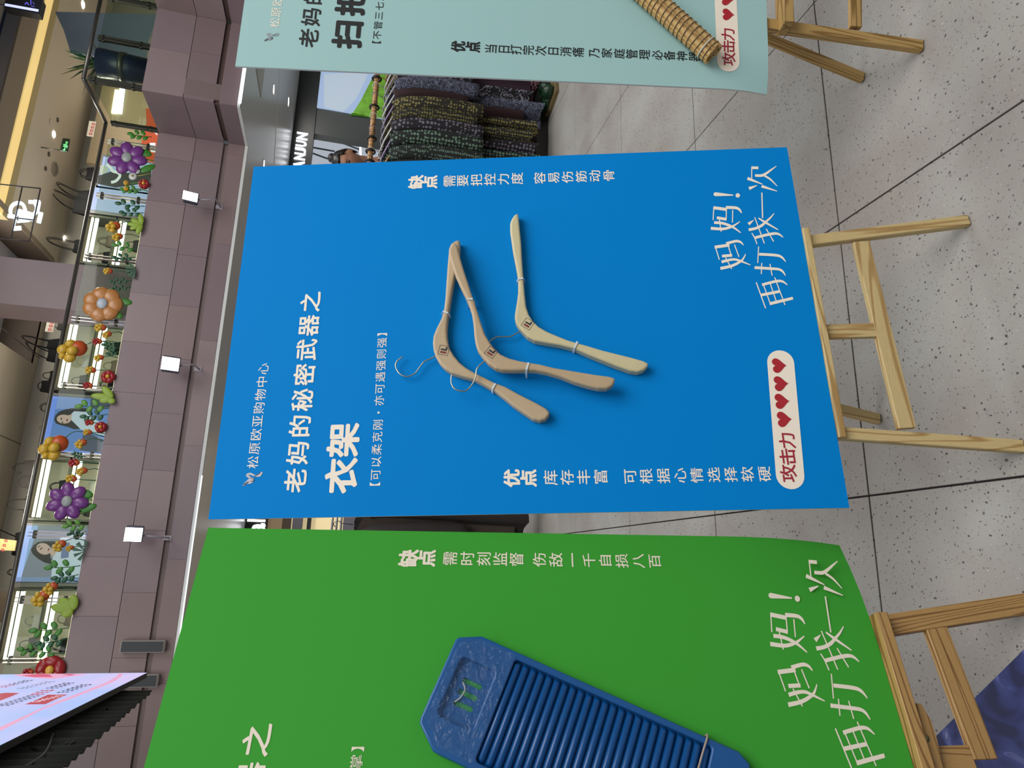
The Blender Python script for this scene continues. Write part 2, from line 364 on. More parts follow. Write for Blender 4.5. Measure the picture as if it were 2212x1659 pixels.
tbd = board(teal, mat('teal_print_face', 'a6cfd0', 0.55, var=0.02, scale=3, spec=0.3), [teal.st(1662, 196), (0.8, 0), (0.8, 1.2), teal.st(508, 143)], 'pale teal display board holding the bamboo whisk bundle', tbend)
O = 0.0006
# ---- blue board print
chars('mall_name', blue, line(blue, '松原欧亚购物中心', (557, 1011), (582, 781), 0.0270), O, CREAM, bb)
chars('title_text', blue, line(blue, '老妈的秘密武器之', (659, 1062), (694, 622), 0.0510), O, CREAM, bb, 0.016)
chars('product_name', blue, line(blue, '衣架', (768, 1062), (775, 908), 0.073), O, CREAM, bb, 0.029)
chars('subtitle_text', blue, line(blue, '【可以柔克刚・亦可遇强则强】', (820, 1065), (837, 702), 0.0240), O, CREAM, bb)
cx = [(1175, 1205), (1211, 1240), (1247, 1276), (1283, 1313), (1347, 1376), (1382, 1411), (1419, 1448), (1455, 1484), (1491, 1520), (1528, 1557), (1564, 1594), (1600, 1630), (1637, 1667)]
chars('merit_heading', blue, column(blue, '优点', [(1090, 1123), (1126, 1159)], [(1016, 1050)] * 2), O, CREAM, bb, 0.034)
_c = column(blue, '库存丰富可根据心情选择软硬', cx, [(1017 - 0.9 * i * 0.75, 1047 - 0.9 * i * 0.75) for i in range(13)])
chars('merit_text', blue, _c[:4], O, CREAM, bb, 0.006); chars('merit_text', blue, _c[4:], O, CREAM, bb, 0.006)
chars('flaw_heading', blue, column(blue, '缺点', [(885, 914), (916, 944)], [(381, 406), (381, 406)]), O, CREAM, bb, 0.034)
dx = [(959, 984), (988, 1012), (1018, 1042), (1047, 1071), (1076, 1100), (1105, 1130), (1154, 1179), (1184, 1209), (1214, 1239), (1244, 1268), (1273, 1298), (1303, 1328)]
_c = column(blue, '需要把控力度容易伤筋动骨', dx, [(380 - 1.1 * i, 403 - 1.1 * i) for i in range(12)])
chars('flaw_text', blue, _c[:6], O, CREAM, bb, 0.006); chars('flaw_text', blue, _c[6:], O, CREAM, bb, 0.006)
ST = [  # brush written slogan: strokes (centre points in a crop of the photo, widths)
 ([(658,104),(728,106)],[24,24]),([(662,104),(662,215)],[9,9]),([(620,210),(768,268)],[28,7]),([(695,182),(760,182),(800,165),(850,130),(908,88)],[22,24,22,16,5]),([(790,185),(850,222),(915,288)],[18,15,5]),
 ([(635,312),(715,280)],[30,6]),([(760,288),(915,338)],[26,6]),([(763,352),(770,605)],[11,11]),
 ([(630,665),(683,625)],[30,4]),([(692,598),(788,858)],[9,9]),([(632,722),(700,708),(760,680),(800,645),(845,605),(885,558)],[26,24,24,20,15,6]),([(728,605),(800,650),(925,722)],[10,20,7]),
 ([(662,755),(690,800),(715,865)],[9,9,9]),([(690,802),(800,775),(880,760),(930,765),(975,797)],[24,24,24,19,6]),([(805,712),(880,838)],[9,9]),
 ([(730,888),(722,1052)],[9,9]),([(735,965),(900,975),(960,995),(1000,1040)],[24,24,20,6]),([(762,1052),(757,1162)],[9,9]),([(843,1062),(865,1178)],[9,9]),([(690,1098),(850,1108),(930,1115),(970,1137),(998,1178)],[25,24,22,18,6]),
 ([(707,1245),(800,1503)],[10,10]),([(765,1270),(850,1247),(920,1232),(970,1237),(1018,1272)],[24,24,24,19,6]),([(755,1372),(940,1335)],[25,25]),([(840,1458),(1072,1402)],[27,25]),([(780,1275),(850,1465)],[9,9]),([(845,1255),(905,1430)],[9,9]),([(890,1195),(993,1470)],[9,9]),
 ([(300,368),(478,378)],[36,9]),
 ([(280,502),(412,520)],[27,27]),([(285,505),(278,625)],[9,9]),([(405,500),(500,503),(540,522),(562,557)],[27,25,20,6]),([(410,515),(408,610)],[9,9]),([(315,602),(412,618)],[25,25]),([(473,525),(470,650)],[9,9]),([(288,650),(360,655),(430,675),(490,705),(553,752)],[25,24,22,17,7]),([(255,707),(360,714),(420,705),(480,683),(545,640)],[27,25,23,18,6]),([(340,622),(358,740)],[9,9]),
 ([(293,895),(440,874)],[27,27]),([(303,900),(340,1020)],[9,9]),([(408,860),(480,840),(520,835),(555,847),(580,875)],[25,24,23,17,6]),([(425,870),(460,985)],[9,9]),([(367,984),(467,976)],[25,25]),([(490,868),(535,992)],[9,9]),([(362,1042),(440,1022),(500,1018),(560,1037),(650,1072)],[25,23,21,17,6]),([(350,1107),(450,1085),(520,1055),(570,1020),(602,962)],[27,25,23,17,6]),([(402,1000),(463,1112)],[9,9])]
polys_px = []
NSPLIT = 0
for _i, (pts, ws) in enumerate(ST):
    if _i == 27: NSPLIT = len(polys_px)
    polys_px += ribbon(pts, [q * 1.12 for q in ws])
polys_px.append(disc2((300, 368), 18)); polys_px.append(disc2((523, 380), 22))
SLOGAN = [[blue.st(1480 + x / 4.607, 340 + y / 4.607) for x, y in p] for p in polys_px]
def slogan(fr, parent, ds=0.0, dt=0.0, m=CREAM):
    for part in (SLOGAN[:NSPLIT], SLOGAN[NSPLIT:]): slogan_line(fr, parent, ds, dt, m, part)
def slogan_line(fr, parent, ds, dt, m, part):
    vs = []; fs = []
    for i, p in enumerate(part):
        a = sum(p[i][0] * p[(i + 1) % len(p)][1] - p[(i + 1) % len(p)][0] * p[i][1] for i in range(len(p)))
        if a < 0: p = p[::-1]
        k = len(vs); vs += [(q[0] + ds, q[1] + dt, O + 0.0000004 * i) for q in p]; fs.append(tuple(range(k, k + len(p))))
    return obj('slogan_text', vs, fs, m, parent, mw=fr.mat())
slogan(blue, bb)
def heart(c, r, ang=0.0):
    out = []
    for k in range(28):
        t = 2 * math.pi * k / 28; x = 16 * math.sin(t) ** 3; y = 13 * math.cos(t) - 5 * math.cos(2 * t) - 2 * math.cos(3 * t) - math.cos(4 * t)
        out.append((c[0] + x / 17 * r, c[1] + (y + 2) / 17 * r))
    return out
def pill(fr, parent, p0, p1, rad, label, hearts, hr):
    a, b = V(fr.st(*p0)), V(fr.st(*p1)); d = (b - a).normalized(); nrm = V((-d.y, d.x)); poly = []
    a0, b0 = a + d * rad, b - d * rad
    for k in range(13): t = math.pi / 2 + math.pi * k / 12; poly.append(tuple(a0 + d * math.cos(t) * rad + nrm * math.sin(t) * rad))
    for k in range(13): t = -math.pi / 2 + math.pi * k / 12; poly.append(tuple(b0 + d * math.cos(t) * rad + nrm * math.sin(t) * rad))
    q = flat('rating_pill', fr, [poly], O, CREAM, parent)
    flat('heart_marks', fr, [heart(fr.st(*h), hr) for h in hearts], O * 2, REDP, parent)
    chars('rating_text', fr, label, O * 2, REDT, parent, 0.012)
pill(blue, bb, (1709, 1057), (1684, 757), 0.0262, line(blue, '攻击力', (1722, 1040), (1717, 933), 0.036), [(1694, 906), (1689, 867), (1687, 829), (1683, 790)], 0.0165)
def emblem(fr, parent, c, k, m1, m2):
    # winged horse like emblem: a few printed swirls
    a = fr.st(*c); P = lambda pts, ws: ribbon([(a[0] + x * k, a[1] + y * k) for x, y in pts], [w * k for w in ws])
    flat('emblem_print', fr, P([(-.9, .9), (-.6, .55), (-.2, .1), (.1, -.2)], [.15, .35, .4, .3]) + P([(.1, -.3), (-.3, -.35), (-.55, .0), (-.6, .5)], [.3, .35, .3, .12]) + P([(.0, -.2), (.45, .5), (.65, .1), (.35, -.6)], [.2, .3, .28, .2]) + P([(.35, -.6), (.4, -1.2), (.85, -1.5)], [.15, .35, .2]), O, m1, parent)
    flat('emblem_shade', fr, P([(-.8, .85), (-.6, .5), (-.4, .2)], [.2, .2, .1]) + P([(-.45, -.1), (-.3, -.45), (.1, -.35)], [.06, .14, .06]) + P([(.3, -.45), (.5, -.9), (.85, -1.2)], [.05, .12, .05]), O * 2, m2, parent)
EM1, EM2 = mat('emblem_light', 'c9c4cc', 0.5), mat('emblem_dark', '4a5c74', 0.5)
emblem(blue, bb, (541, 1034), 0.0145, EM1, EM2)
# ---- green board print
GC = mat('cream_print_green', 'f2e8d6', 0.6)
gx2 = [(959, 987), (996, 1024), (1032, 1060), (1067, 1096), (1102, 1131), (1152, 1180), (1187, 1216), (1223, 1252), (1259, 1287), (1294, 1322), (1329, 1358), (1365, 1394), (1400, 1429)]
chars('flaw_heading', green, column(green, '缺点', [(866, 902), (906, 939)], [(1189, 1223)] * 2), O, GC, gbd, 0.034)
_c = column(green, '需时刻监督伤敌一千自损八百', gx2, [(1192 + .5 * i, 1221 + .5 * i) for i in range(13)])
chars('flaw_text', green, _c[:5], O, GC, gbd, 0.006); chars('flaw_text', green, _c[5:], O, GC, gbd, 0.006)
slogan_px_ref = [(1640 + x / 3.4625, 1180 + y / 3.4625) for x, y in ((90, 490), (940, 1580), (615, 375))]
_a = [blue.st(1480 + 280 / 4.607, 340 + 500 / 4.607), blue.st(1480 + 1072 / 4.607, 340 + 1402 / 4.607), blue.st(1480 + 915 / 4.607, 340 + 338 / 4.607)]
_b = [green.st(*p) for p in slogan_px_ref]
_ds = sum(b[0] - a[0] for a, b in zip(_a, _b)) / 3; _dt = sum(b[1] - a[1] for a, b in zip(_a, _b)) / 3
print('DBG slogan', _a, _b)
slogan(green, gbd, _ds, _dt, GC)
def pline(fr, text, p0, pitch, h, rev=False):
    a = fr.st(*p0); n = len(text)
    return [(c, a[0] + pitch * (i - (n if rev else 0)) - .1 * h * WF, a[1] - .12 * h, h * WF, h) for i, c in enumerate(text) if c != ' ']
def pit(fr, p0, p1, n): a = fr.st(*p0); b = fr.st(*p1); return math.hypot(b[0] - a[0], b[1] - a[1]) / n
TP = pit(blue, (659, 1062), (694, 622), 8); SP = pit(blue, (820, 1065), (837, 702), 14); NP = pit(blue, (557, 1011), (582, 781), 8)
chars('title_text', green, pline(green, '老妈的秘密武器之', (592, 1550), TP, 0.051, True), O, GC, gbd, 0.016)
chars('subtitle_text', green, pline(green, '掌】', (790, 1585), SP, 0.0235, True), O, GC, gbd)
TB = mat('dark_print_teal', '15191a', 0.6)
chars('mall_name', teal, pline(teal, '松原欧亚购物中心', (603, 60), NP, 0.0270), O, CREAM, tbd)
chars('title_text', teal, pline(teal, '老妈的秘密武器之', (685, 102), TP, 0.051), O, TB, tbd, 0.016)
chars('product_name', teal, pline(teal, '扫把', (778, 104), 0.084, 0.078), O, TB, tbd, 0.034)
chars('subtitle_text', teal, pline(teal, '【不管三七二十一', (821, 106), SP, 0.0235), O, TB, tbd)
tx3 = [(1049, 1073), (1077, 1101), (1103, 1126), (1130, 1153), (1157, 1180), (1184, 1207), (1211, 1234), (1237, 1261), (1272, 1295), (1300, 1322), (1327, 1349), (1353, 1377), (1381, 1404), (1409, 1431), (1434, 1458), (1462, 1485), (1488, 1512)]
chars('merit_heading', teal, column(teal, '优点', [(977, 1004), (1008, 1036)], [(89, 112), (90, 113)]), O, TB, tbd, 0.034)
_c = column(teal, '当日打完次日消痛乃家庭管理必备神器', tx3, [(95 + 1.05 * i, 116 + 1.05 * i) for i in range(17)])
chars('merit_text', teal, _c[:8], O, TB, tbd, 0.006); chars('merit_text', teal, _c[8:], O, TB, tbd, 0.006)
pill(teal, tbd, (1574, 155), (1561, -150), 0.0262, line(teal, '攻击力', (1588, 142), (1585, 62), 0.037), [(1573, 32), (1571, 0), (1570, -33), (1569, -66)], 0.0165)
emblem(teal, tbd, (583, 80), 0.0125, mat('emblem_grey', '9aa4ac', 0.5), EM2)

# ------------------------------------------------------------------ three coat hangers tied on the blue board
def crop2(pts): return [(820 + x / 3.3177, 420 + y / 3.3177) for x, y in pts]
HG = [
 dict(out=[(572,325),(545,328),(512,350),(496,385),(492,440),(485,520),(478,620),(470,740),(458,840),(440,890),(405,960),(385,1010),(380,1060),(385,1110),(400,1160),(430,1210),(470,1250),(520,1280),(600,1305),(680,1325),(760,1370),(830,1410),(900,1465),(960,1515),(1040,1570),(1100,1610),(1150,1622),(1190,1610),(1215,1580),(1216,1555)],
      inn=[(1190,1530),(1120,1490),(1000,1430),(900,1375),(820,1345),(740,1305),(680,1275),(620,1240),(570,1200),(530,1150),(500,1100),(485,1040),(480,970),(485,900),(495,830),(510,730),(525,640),(540,570),(556,500),(570,420),(573,370)],
      hook=[(420,1148),(360,1180),(320,1198),(290,1235),(250,1285),(190,1305),(140,1280),(115,1235),(125,1195),(168,1162)], ties=[((452,838),(490,852)),((808,1395),(830,1355))], z=(0.003, 0.022), mark=((460,1117), -0.22), col='c0aa8a', lab='tan wooden coat hanger whose steel hook points to the title text, highest of the three', hz=0.012),
 dict(out=[(540,345),(518,352),(497,385),(495,420),(510,480),(540,570),(580,660),(620,740),(640,790),(660,850),(672,930),(678,1010),(685,1060),(700,1110),(740,1165),(780,1210),(830,1245),(880,1258),(960,1260),(1040,1258),(1120,1260),(1200,1275),(1300,1305),(1400,1345),(1500,1375),(1570,1390),(1630,1390),(1670,1370),(1688,1335),(1684,1315)],
      inn=[(1650,1303),(1550,1290),(1400,1265),(1250,1240),(1150,1215),(1070,1202),(1000,1190),(930,1172),(870,1145),(830,1110),(790,1060),(755,1000),(730,930),(705,850),(680,770),(655,700),(630,620),(600,530),(580,460),(565,400),(555,358)],
      hook=[(765,1182),(700,1245),(690,1300),(670,1350),(630,1400),(580,1410),(530,1385),(512,1340),(518,1285)], ties=[((630,752),(668,750)),((1052,1258),(1068,1205))], z=(0.0225, 0.0415), mark=((800,1130), -0.65), col='bda686', lab='tan wooden coat hanger in the middle, overlapping the tip of another one', hz=0.031),
 dict(out=[(990,132),(965,145),(945,175),(935,205),(935,260),(945,330),(955,400),(975,500),(992,600),(992,700),(985,760),(970,850),(968,880),(975,915),(1000,955),(1025,985),(1060,1020),(1110,1047),(1200,1063),(1300,1080),(1400,1105),(1500,1150),(1600,1190),(1700,1230),(1800,1265),(1850,1272),(1892,1260),(1922,1232),(1926,1208)],
      inn=[(1890,1190),(1800,1165),(1700,1140),(1600,1115),(1500,1085),(1420,1062),(1350,1042),(1270,1010),(1200,980),(1140,945),(1100,905),(1070,860),(1050,800),(1042,730),(1035,650),(1028,560),(1020,450),(1015,350),(1005,250),(997,165)],
      hook=[(1025,968),(960,1008),(930,1020),(860,1020),(820,1030),(790,1055),(765,1100),(770,1150)], ties=[((992,608),(1030,602)),((1395,1102),(1418,1055))], z=(0.003, 0.022), mark=((1062,928), -0.6), col='d3c8a0', lab='pale yellow wooden coat hanger nearest the board bottom, beside the others', hz=0.012)]
STEEL = mat('steel_wire', 'b9b6a8', 0.25, metal=0.9); TIE = mat('clear_tie', 'dfe6ea', 0.15, spec=0.9)
INK1, INK2 = mat('logo_red', '7a3129', 0.6), mat('logo_navy', '2a2a3a', 0.6)
for h in HG:
    z0, z1 = h['z']; top = z1
    pts = crop2(h['out'] + h['inn']); poly = [blue.st(x, y, top) for x, y in pts]
    if sum(poly[i][0] * poly[(i + 1) % len(poly)][1] - poly[(i + 1) % len(poly)][0] * poly[i][1] for i in range(len(poly))) < 0: poly.reverse()
    c = blue.st(*crop2([h['mark'][0]])[0], top)
    g = empty('coat_hanger', blue.w(c[0], c[1], z0), h['lab'], 'hanger', 'coat hangers on the blue board')
    prism('hanger_body', blue, poly, z0, z1, mat('hanger_' + h['col'], h['col'], 0.5, var=0.06, scale=60, bump=0.1), g, 0.0045, 3, False)
    hp = [blue.w(*blue.st(x, y, h['hz']), h['hz']) for x, y in crop2(h['hook'])]
    tube('hook', smoothpts(hp, 4), 0.0014, STEEL, g, 8)
    for t in h['ties']:
        (ax, ay), (bx, by) = [blue.st(x, y, top) for x, y in crop2(t)]
        a, b = V((ax, ay, 0)), V((bx, by, 0)); d = (b - a).normalized(); a -= d * 0.002; b += d * 0.002
        loop = [(a, 0.001), (a, top * .6), (a + d * .003, top + .0012), (b - d * .003, top + .0012), (b, top * .6), (b, 0.001)]
        pr = [blue.w(p.x, p.y, z) for p, z in loop]; sd = blue.ex * (-d.y) + blue.ey * d.x
        vs = []; fs = []
        for p in pr: vs += [p - sd * .0019, p + sd * .0019]
        for i in range(5): fs.append((2 * i, 2 * i + 1, 2 * i + 3, 2 * i + 2))
        o = obj('cable_tie', vs, fs, TIE, g); md = o.modifiers.new('s', 'SOLIDIFY'); md.thickness = 0.0009
    # small square mark with two letters, printed
    r = h['mark'][1]; R2 = lambda x, y: (c[0] + x * math.cos(r) - y * math.sin(r), c[1] + x * math.sin(r) + y * math.cos(r))
    q = 0.0102; t = 0.0008
    def rr(x0, y0, x1, y1): return [R2(x0, y0), R2(x1, y0), R2(x1, y1), R2(x0, y1)]
    flat('mark_frame', blue, [rr(-q, -q, q, -q + t), rr(-q, q - t, q, q), rr(-q, -q, -q + t, q), rr(q - t, -q, q, q)], top + .0003, INK2, g)
    flat('mark_red', blue, [rr(-.0065, -.0062, -.0025, .0062)], top + .0003, INK1, g)
    flat('mark_navy', blue, [rr(-.0005, -.0062, .0030, .0062), rr(.0030, -.0062, .0075, -.0028)], top + .0003, INK2, g)

# ------------------------------------------------------------------ washboard on the green board
ORG = green.st(880 + 455 / 2.9105, 1340 + 92 / 2.9105, 0.02)
p1 = green.st(880 + 2120 / 2.9105, 1340 + 875 / 2.9105, 0.02)
r0 = green.st(880 + 700 / 2.9105, 1340 + 235 / 2.9105, 0.02); r1 = green.st(880 + 440 / 2.9105, 1340 + 900 / 2.9105, 0.02)
edge = (V(p1) - V(ORG)).normalized(); rid = (V(r1) - V(r0)).normalized()
print('DBG wash', ORG, p1, math.degrees(math.atan2(edge.y, edge.x)), math.degrees(math.atan2(rid.y, rid.x)), [green.st(880 + x / 2.9105, 1340 + y / 2.9105, .02) for x, y in ((325, 105), (75, 640), (160, 810), (400, 928), (2148, 928))])
def curveprism(name, fr, loops, n0, n1, m, parent=None, bevel=0.0, smooth=False):
    cu = bpy.data.curves.new(name, 'CURVE'); cu.dimensions = '2D'; cu.fill_mode = 'BOTH'; cu.extrude = (n1 - n0) / 2 - bevel; cu.bevel_depth = bevel; cu.bevel_resolution = 2; cu.offset = -bevel
    for lp in loops:
        sp = cu.splines.new('POLY'); sp.points.add(len(lp) - 1); sp.use_cyclic_u = True
        for i, q in enumerate(lp): sp.points[i].co = (q[0], q[1], 0, 1)
    t = bpy.data.objects.new('tmp', cu); C.objects.link(t); dg = bpy.context.evaluated_depsgraph_get(); dg.update()
    me = bpy.data.meshes.new_from_object(t.evaluated_get(dg)); bpy.data.objects.remove(t)
    return objm(name, me, m, parent, smooth, mw=fr.mat() @ Matrix.Translation((0, 0, (n0 + n1) / 2)))
def rrect(x0, y0, x1, y1, r, n=5):
    out = []
    for cx_, cy_, a in ((x1 - r, y1 - r, 0), (x0 + r, y1 - r, 90), (x0 + r, y0 + r, 180), (x1 - r, y0 + r, 270)):
        for k in range(n + 1): t = math.radians(a + 90 * k / n); out.append((cx_ + r * math.cos(t), cy_ + r * math.sin(t)))
    return out
# washboard
ex = (green.ex * -rid.x + green.ey * -rid.y); ey = green.n.cross(ex)
wf = Frame(green.w(ORG[0], ORG[1], 0.0), ex, ey)
WB = mat('washboard_plastic', '1b5796', 0.32, var=0.12, scale=14, spec=0.5); WB2 = mat('washboard_ridge_plastic', '084d8c', 0.30, spec=0.5)
wx = lambda x, y, off=0.018: wf.st(880 + x / 2.9105, 1340 + y / 2.9105, off)
wb = empty('washboard', wf.w(-0.09, -0.2, 0.003), 'blue ribbed plastic washboard tied at a slant on the green board', 'washboard')
Wd = 0.186
outl = [(-0.0, -0.004), (-0.0165, 0.031), (-0.022, 0.0345), (-0.152, 0.0345), (-0.160, 0.032), (-Wd, -0.003), (-Wd - .001, -0.012), (-Wd, -0.44), (-Wd + .01, -0.462), (-Wd + .03, -0.472), (-0.03, -0.472), (-0.012, -0.464), (-0.002, -0.445)]
a0 = wx(700, 235); a1 = wx(1900, 800)
ry0, ry1 = a0[1] + 0.004, a1[1] - 0.004
c1, c2 = wx(340, 235), wx(410, 685); c3 = wx(555, 320); c4 = wx(200, 600)
win = rrect(min(c1[0], c4[0], c2[0]), min(c3[1], c2[1]), max(c1[0], c3[0]), max(c1[1], c4[1]), 0.008)
sl = []
for q0, q1 in (((355, 375), (455, 425)), ((325, 445), (428, 495)), ((298, 518), (400, 562))):
    s0, s1 = wx(*q0, .004), wx(*q1, .004); xm = (s0[0] + s1[0]) / 2; sl.append(rrect(xm - 0.0042, min(s0[1], s1[1]) - .003, xm + 0.0042, max(s0[1], s1[1]) + .003, 0.004))
curveprism('back_plate', wf, [outl] + sl, 0.002, 0.007, WB, wb)
curveprism('front_frame', wf, [outl, win, rrect(-Wd + 0.012, ry1, -0.012, ry0, 0.006)], 0.0072, 0.019, WB, wb, 0.003)
NR = 24; rm = None
rb = []
for k in range(9): t = math.pi * k / 8; rb.append((math.cos(t) * 0.0066, math.sin(t) * 0.0100))
x0, x1 = -Wd + 0.013, -0.013; vs = []
for k, (yy, zz) in enumerate(rb): vs += [(x0 - 0.0, yy, zz * 0.2), (x0 + 0.006, yy, zz), (x1 - 0.006, yy, zz), (x1, yy, zz * 0.2)]
fs = []
for k in range(8):
    for q in range(3): a = k * 4 + q; fs.append((a, a + 4, a + 5, a + 1))
me = bpy.data.meshes.new('ridge'); me.from_pydata(vs, [], fs); me.update(); me.materials.append(WB2)
for p in me.polygons: p.use_smooth = True
for i in range(NR):
    objm('ridge', me, None, wb, mw=wf.mat() @ Matrix.Translation((0, ry0 - (i + 0.5) * (ry0 - ry1) / NR, 0.0075)))
q0, q1 = wx(350, 385), wx(300, 500)
tube('white_tie', smoothpts([wf.w(*wx(348, 380), .008), wf.w(*wx(362, 430), .012), wf.w(*wx(335, 480), .012), wf.w(*wx(296, 505), .008)]), 0.0013, mat('white_nylon', 'b9bdb4', 0.4), wb)
TW = mat('twine', 'a89888', 0.9, var=0.3, scale=300)
tube('twine', smoothpts([wf.w(0.002, wx(1880, 750)[1], 0.004), wf.w(-0.002, wx(1880, 750)[1], 0.0205), wf.w(-.05, wx(1880, 750)[1] + .003, 0.021), wf.w(-Wd + .002, wx(1880, 750)[1] + .006, 0.0205), wf.w(-Wd - .003, wx(1880, 750)[1] + .006, 0.004)]), 0.0016, TW, wb)
# crumpled clear film over the handle window
def film():
    m = bpy.data.materials.new('clear_film'); m.use_nodes = True; nt = m.node_tree; b = nt.nodes['Principled BSDF']; L = nt.links.new
    b.inputs['Base Color'].default_value = lin('5d83b8'); b.inputs['Roughness'].default_value = 0.08; b.inputs['Alpha'].default_value = 0.16; b.inputs['Specular IOR Level'].default_value = 1.0
    tc = nt.nodes.new('ShaderNodeTexCoord'); n = nt.nodes.new('ShaderNodeTexNoise'); n.inputs['Scale'].default_value = 45; n.inputs['Distortion'].default_value = 1.5; L(tc.outputs['Object'], n.inputs['Vector'])
    bp = nt.nodes.new('ShaderNodeBump'); bp.inputs['Strength'].default_value = 1.0; bp.inputs['Distance'].default_value = 0.01; L(n.outputs['Fac'], bp.inputs['Height']); L(bp.outputs[0], b.inputs['Normal'])
    return m
FILM = film()
vs = []; fs = []; nx, ny = 30, 20
fx0, fx1, fy0, fy1 = -Wd + .007, -.007, ry0 + 0.002, 0.027
for j in range(ny + 1):
    for i in range(nx + 1):
        x = fx0 + (fx1 - fx0) * i / nx; y = fy0 + (fy1 - fy0) * j / ny; vs.append((x, y, 0.0208 + 0.0035 * noise.noise(V((x * 70, y * 70, 3)))))
for j in range(ny):
    for i in range(nx):
        a = j * (nx + 1) + i; q = vs[a + nx // 900]
        if q[1] > -.004 and (q[0] > -.012 - (q[1] + .004) * .55 or q[0] < -Wd + .010 + (q[1] + .004) * .85): continue
        fs.append((a, a + 1, a + nx + 2, a + nx + 1))
obj('clear_film', vs, fs, FILM, wb, True, wf.mat())

# ------------------------------------------------------------------ bamboo whisk bundle on the teal board
BR = 0.0245
e0 = teal.st(1540, 116, BR); e1 = teal.st(1410, 0, BR)
ax = (teal.ex * (e1[0] - e0[0]) + teal.ey * (e1[1] - e0[1])).normalized(); P0 = teal.w(e0[0], e0[1], BR); LB = 0.62
sx_ = ax.cross(teal.n).normalized(); sy_ = ax.cross(sx_)
bbm = [mat('bamboo_%d' % i, c, 0.6, var=0.18, scale=90) for i, c in enumerate(('c8a468', 'b8935a', 'd2b27a', 'a88550'))]
bz = empty('bamboo_whisk', P0, 'slim bundle of split bamboo bound with dark wire on the teal board', 'whisk')
def strip_mesh(rw, rd, L):
    bm = bmesh.new(); bmesh.ops.create_cube(bm, size=1)
    for v in bm.verts: v.co = V((v.co.x * L + L / 2, v.co.y * rw * 2, v.co.z * rd * 2))
    bmesh.ops.bevel(bm, geom=[e for e in bm.edges if abs(e.verts[0].co.x - e.verts[1].co.x) > .1], offset=min(rw, rd) * .55, segments=2, affect='EDGES'); return bm_mesh(bm)
sms = [strip_mesh(0.0062, 0.0042, LB), strip_mesh(0.0050, 0.0048, LB)]
for k in range(2):
    pass
for ring_, n_, rr_ in ((0, 13, BR - .0045), (1, 8, BR - .0125), (2, 3, .004)):
    for k in range(n_):
        an = 2 * math.pi * (k + 0.3 * ring_) / n_ + random.uniform(-.06, .06); cc = sx_ * math.cos(an) + sy_ * math.sin(an)
        me = sms[(k + ring_) % 2].copy(); me.materials.append(bbm[random.randrange(4)])
        tang = ax.cross(cc)
        objm('bamboo_strip', me, None, bz, mw=basis(ax, tang, cc, P0 + cc * (rr_ + random.uniform(-.0008, .0008)) + ax * random.uniform(-.005, .003)))
WIRE = mat('binding_wire', '1e1e1c', 0.6)
xw = 0.008; k = 0
while xw < LB - .03:
    tl = random.uniform(-.15, .15); rg = []
    for q in range(20): a = 2 * math.pi * q / 20; rg.append(P0 + ax * (xw + math.sin(a) * tl * .02) + (sx_ * math.cos(a) + sy_ * math.sin(a)) * (BR + .0009))
    tube('binding_wire', rg, 0.0009, WIRE, bz, 5, True)
    xw += 0.0145 if k % 3 else 0.0115; k += 1
rg = [P0 + ax * 0.021 + (sx_ * math.cos(a) + sy_ * math.sin(a)) * (BR + .0014) for a in [2 * math.pi * q / 24 for q in range(24)]]
tube('white_tie', rg, 0.0018, mat('tie_white', 'c5c6bb', 0.4), bz, 6, True)

# ------------------------------------------------------------------ easels
DOWN = lambda fr, p, d: None
def leg(fr, pa, pb, off, wid, dep, m, parent, t_top):
    # leg lying behind the board plane: its centre line seen through photo points pa (upper) and pb (lower)
    a = V(fr.st(*pa, off)); b = V(fr.st(*pb, off)); d = (b - a) / (b.y - a.y)
    top = a + d * (t_top - a.y)
    P = fr.w(top.x, top.y, off - dep / 2); Q = fr.w(b.x, b.y, off - dep / 2); v = (Q - P); Q = P + v * ((0.001 - P.z) / v.z)
    o = bar('leg', P, Q, wid, dep, fr.ex, m, parent, 0.0015)
    return P, Q
def easel(fr, m, label, legs, cross, post, ledge, rear, foff=-0.007, lw=0.024, ld=0.018, t_top=0.75):
    c = fr.w(0.4, 0, -.05); g = empty('easel', (c.x, c.y, 0), label, 'easel')
    for pa, pb in legs: leg(fr, pa, pb, foff, lw, ld, m, g, t_top)
    a, b, wd = cross; A, B = fr.st(*a, foff), fr.st(*b, foff)
    bar('crossbar', fr.w(*A, foff - .008), fr.w(*B, foff - .008), wd, .014, fr.ey, m, g)
    if post:
        a, b, wd = post; A, B = fr.st(*a, foff), fr.st(*b, foff)
        bar('centre_post', fr.w(A[0], A[1], foff - .008), fr.w(B[0], B[1], foff - .008), wd, .012, fr.ex, m, g)
    s0, s1, t0, t1, n0, n1 = ledge
    bar('ledge', fr.w(s0, (t0 + t1) / 2, (n0 + n1) / 2), fr.w(s1, (t0 + t1) / 2, (n0 + n1) / 2), t1 - t0, n1 - n0, fr.ey, m, g)
    (fx, fy), (hx, hy) = rear
    F = PZ(fx, fy, 0.002); h = fr.st(hx, hy, -.06); T = fr.w(h[0], h[1], -.06)
    F = F + (F - T).normalized() * 0.0
    bar('rear_leg', T, F, 0.024, 0.018, fr.ex, m, g, 0.0015)
    bar('hinge_block', fr.w(h[0] - .03, h[1], -.035), fr.w(h[0] + .03, h[1], -.035), .03, .05, fr.ey, m, g)
    bar('top_rail', fr.w(.25, t_top, foff - .01), fr.w(.55, t_top, foff - .01), .03, .016, fr.ey, m, g)
    return g
l1 = blue.st(1738, 487, .015)[0]; l0 = blue.st(1823, 942, .015)[0]
